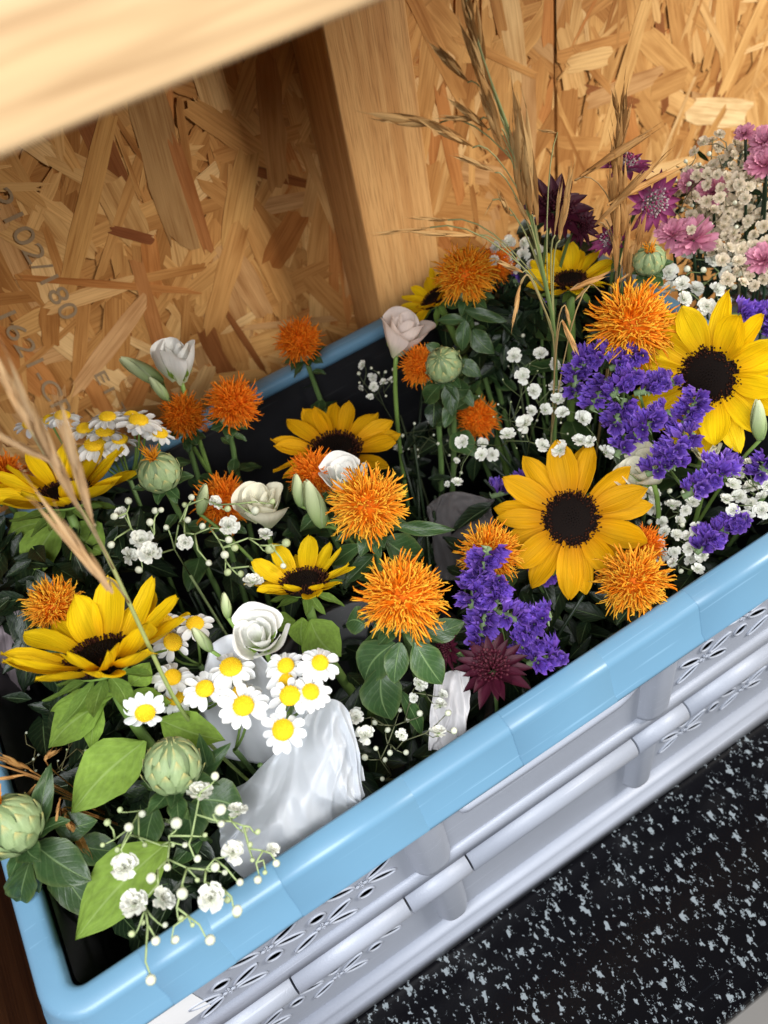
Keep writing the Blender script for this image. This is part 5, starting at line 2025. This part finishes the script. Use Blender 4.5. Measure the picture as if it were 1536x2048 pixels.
# --- wrapping
sheet('plastic_wrap', 'crumpled white translucent plastic sleeve leaning on the front blue rim', 'plastic wrap', [
    [P(430, 1600, -.03), P(520, 1535, -.01), P(590, 1450, .012), P(650, 1398, .020), P(700, 1432, .012), P(726, 1560, -.015)],
    [P(440, 1660, -.03), P(530, 1600, -.005), P(600, 1530, .006), P(660, 1490, .010), P(700, 1510, .002), P(728, 1590, -.015)],
    [P(450, 1720, -.028), P(530, 1690, -.010), P(600, 1640, -.006), P(660, 1600, -.006), P(700, 1600, -.010), P(726, 1605, -.02)],
    [Vector((-0.06, 0.213, RIM - .06)), Vector((-0.035, 0.212, RIM - .06)), Vector((-0.01, 0.212, RIM - .06)), Vector((0.01, 0.212, RIM - .06)), Vector((0.03, 0.213, RIM - .06)), Vector((0.045, 0.215, RIM - .06))]],
    M_PLASTIC, 110, 110, 0.0075, 26, 2.0)
sheet('paper_wrap', 'crumpled white paper behind the front daisies', 'wrapping paper', [
    [P(420, 1290, .03), P(470, 1270, .035), P(540, 1330, .03), P(620, 1390, .02)], [P(400, 1390, .0), P(470, 1380, .0), P(550, 1420, .0), P(610, 1460, .0)], [P(400, 1500, -.06), P(470, 1520, -.06), P(540, 1530, -.06), P(600, 1540, -.05)]],
    sheet_mat('white_paper', (0.74, 0.76, 0.80), 0.3, 0.6), 24, 24, 0.004, 24, 5.0)
sheet('paper_wrap', 'grey white paper strip standing by the maroon star flower and the front rim', 'wrapping paper', [
    [P(868, 1360, -.012), P(905, 1340, -.012), P(938, 1345, -.012)], [P(862, 1430, -.016), P(900, 1425, -.014), P(935, 1430, -.014)], [P(855, 1500, -.03), P(890, 1500, -.03), P(930, 1500, -.03)]],
    M_PAPER, 40, 30, 0.003, 30, 8.0)
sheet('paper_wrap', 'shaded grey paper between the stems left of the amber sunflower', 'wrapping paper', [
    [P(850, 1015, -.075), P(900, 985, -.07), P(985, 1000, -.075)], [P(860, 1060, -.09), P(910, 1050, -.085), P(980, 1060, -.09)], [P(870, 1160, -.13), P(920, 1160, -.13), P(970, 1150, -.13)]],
    sheet_mat('dull_paper', (0.11, 0.10, 0.10), 0.2, 0.8), 40, 36, 0.006, 28, 11.0)  # dull paper, colour darkened further for the shadow it stands in
sheet('paper_wrap', 'greyish pink paper sleeve at the left border behind the ragged safflower', 'wrapping paper', [
    [P(-40, 1185, .005), P(10, 1190, .008), P(48, 1225, .005)], [P(-40, 1240, -.01), P(10, 1245, -.01), P(50, 1270, -.01)], [P(-40, 1400, -.08), P(10, 1390, -.08), P(60, 1380, -.08)]],
    sheet_mat('pinkish_paper', (0.34, 0.28, 0.30), 0.25, 0.7), 40, 36, 0.007, 26, 14.0)

# --- leaves and stems, colour darkened for shade, that fill the crate below the flowers
rnd.seed(77)
mb = MB()
lm = []
for it in range(2060):
    x, y = rnd.uniform(XI0 + 0.02, XI1 - 0.02), rnd.uniform(YI0 + 0.02, YI1 - 0.02)
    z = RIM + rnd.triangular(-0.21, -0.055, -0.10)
    if it < 1100 and y > 0.34 and x > -0.02:
        continue
    if it > 1900:
        x, y, z = rnd.uniform(-0.15, -0.07), rnd.uniform(0.225, 0.42), RIM + rnd.uniform(-0.09, -0.012)
    elif it > 1700:
        x, y, z = rnd.uniform(0.30, 0.425), rnd.uniform(0.47, 0.55), RIM + rnd.uniform(-0.04, 0.045)
    elif it > 1500:
        x, y, z = rnd.uniform(-0.145, -0.02), rnd.uniform(0.44, 0.55), RIM + rnd.uniform(-0.04, 0.035)
    a = rnd.uniform(0, 6.28)
    d = Vector((math.cos(a), math.sin(a), rnd.uniform(-.8, .5))).normalized()
    o = Vector((x, y, z))
    n_ = Vector((rnd.uniform(-.5, .5), rnd.uniform(-.7, .3), 1))
    zz = (n_ - d * n_.dot(d)).normalized()
    yy = zz.cross(d)
    L = rnd.uniform(0.02, 0.045)
    M = Matrix(((d.x, yy.x, zz.x, o.x), (d.y, yy.y, zz.y, o.y), (d.z, yy.z, zz.z, o.z), (0, 0, 0, 1))) @ SC(L)
    for v in (M @ Vector((1, 0, 0)), M @ Vector((.5, .2, 0)), M @ Vector((.5, -.2, 0))):
        if not (XI0 + .004 < v.x < XI1 - .004 and YI0 + .004 < v.y < YI1 - .004):
            break
    else:
        cu = rnd.uniform(0.0, 0.3)
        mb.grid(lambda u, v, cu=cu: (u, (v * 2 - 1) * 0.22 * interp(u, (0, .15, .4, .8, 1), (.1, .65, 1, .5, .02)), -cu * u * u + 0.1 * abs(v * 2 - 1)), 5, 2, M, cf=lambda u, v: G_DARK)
for _ in range(150):
    b0 = rnd.choice(BOUQ) + Vector((rnd.gauss(0, .02), rnd.gauss(0, .02), -.01))
    e = b0 + Vector((rnd.gauss(0, .05), rnd.gauss(0, .05), rnd.uniform(0.17, 0.25)))
    e.x = min(max(e.x, XI0 + .02), XI1 - .02)
    e.y = min(max(e.y, YI0 + .02), YI1 - .02)
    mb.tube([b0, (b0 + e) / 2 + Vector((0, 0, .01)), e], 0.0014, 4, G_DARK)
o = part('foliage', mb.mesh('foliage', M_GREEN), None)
o['kind'] = 'stuff'
o['label'] = 'shade darkened mass of leaves and stems filling the crate below the flowers'
mb = MB()
for _ in range(700):
    c = P(1490, 450, 0.015)
    d = Vector((rnd.gauss(0, 1), rnd.gauss(0, 1), rnd.gauss(0, 1))).normalized()
    o = c + Vector((d.x * 0.075, d.y * 0.075, d.z * 0.075)) * rnd.uniform(0.3, 1)
    e = (d + Vector((rnd.gauss(0, .6), rnd.gauss(0, .6), rnd.gauss(0, .4)))).normalized()
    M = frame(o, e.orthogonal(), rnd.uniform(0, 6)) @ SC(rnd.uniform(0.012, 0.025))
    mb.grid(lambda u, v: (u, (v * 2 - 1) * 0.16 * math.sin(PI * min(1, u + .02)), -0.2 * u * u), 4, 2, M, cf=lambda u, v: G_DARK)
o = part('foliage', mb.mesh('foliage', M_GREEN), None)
o['kind'] = 'stuff'
o['label'] = 'shade darkened leaves inside the cream and pink bouquet beyond the crate'
print('objects', len(bpy.data.objects))
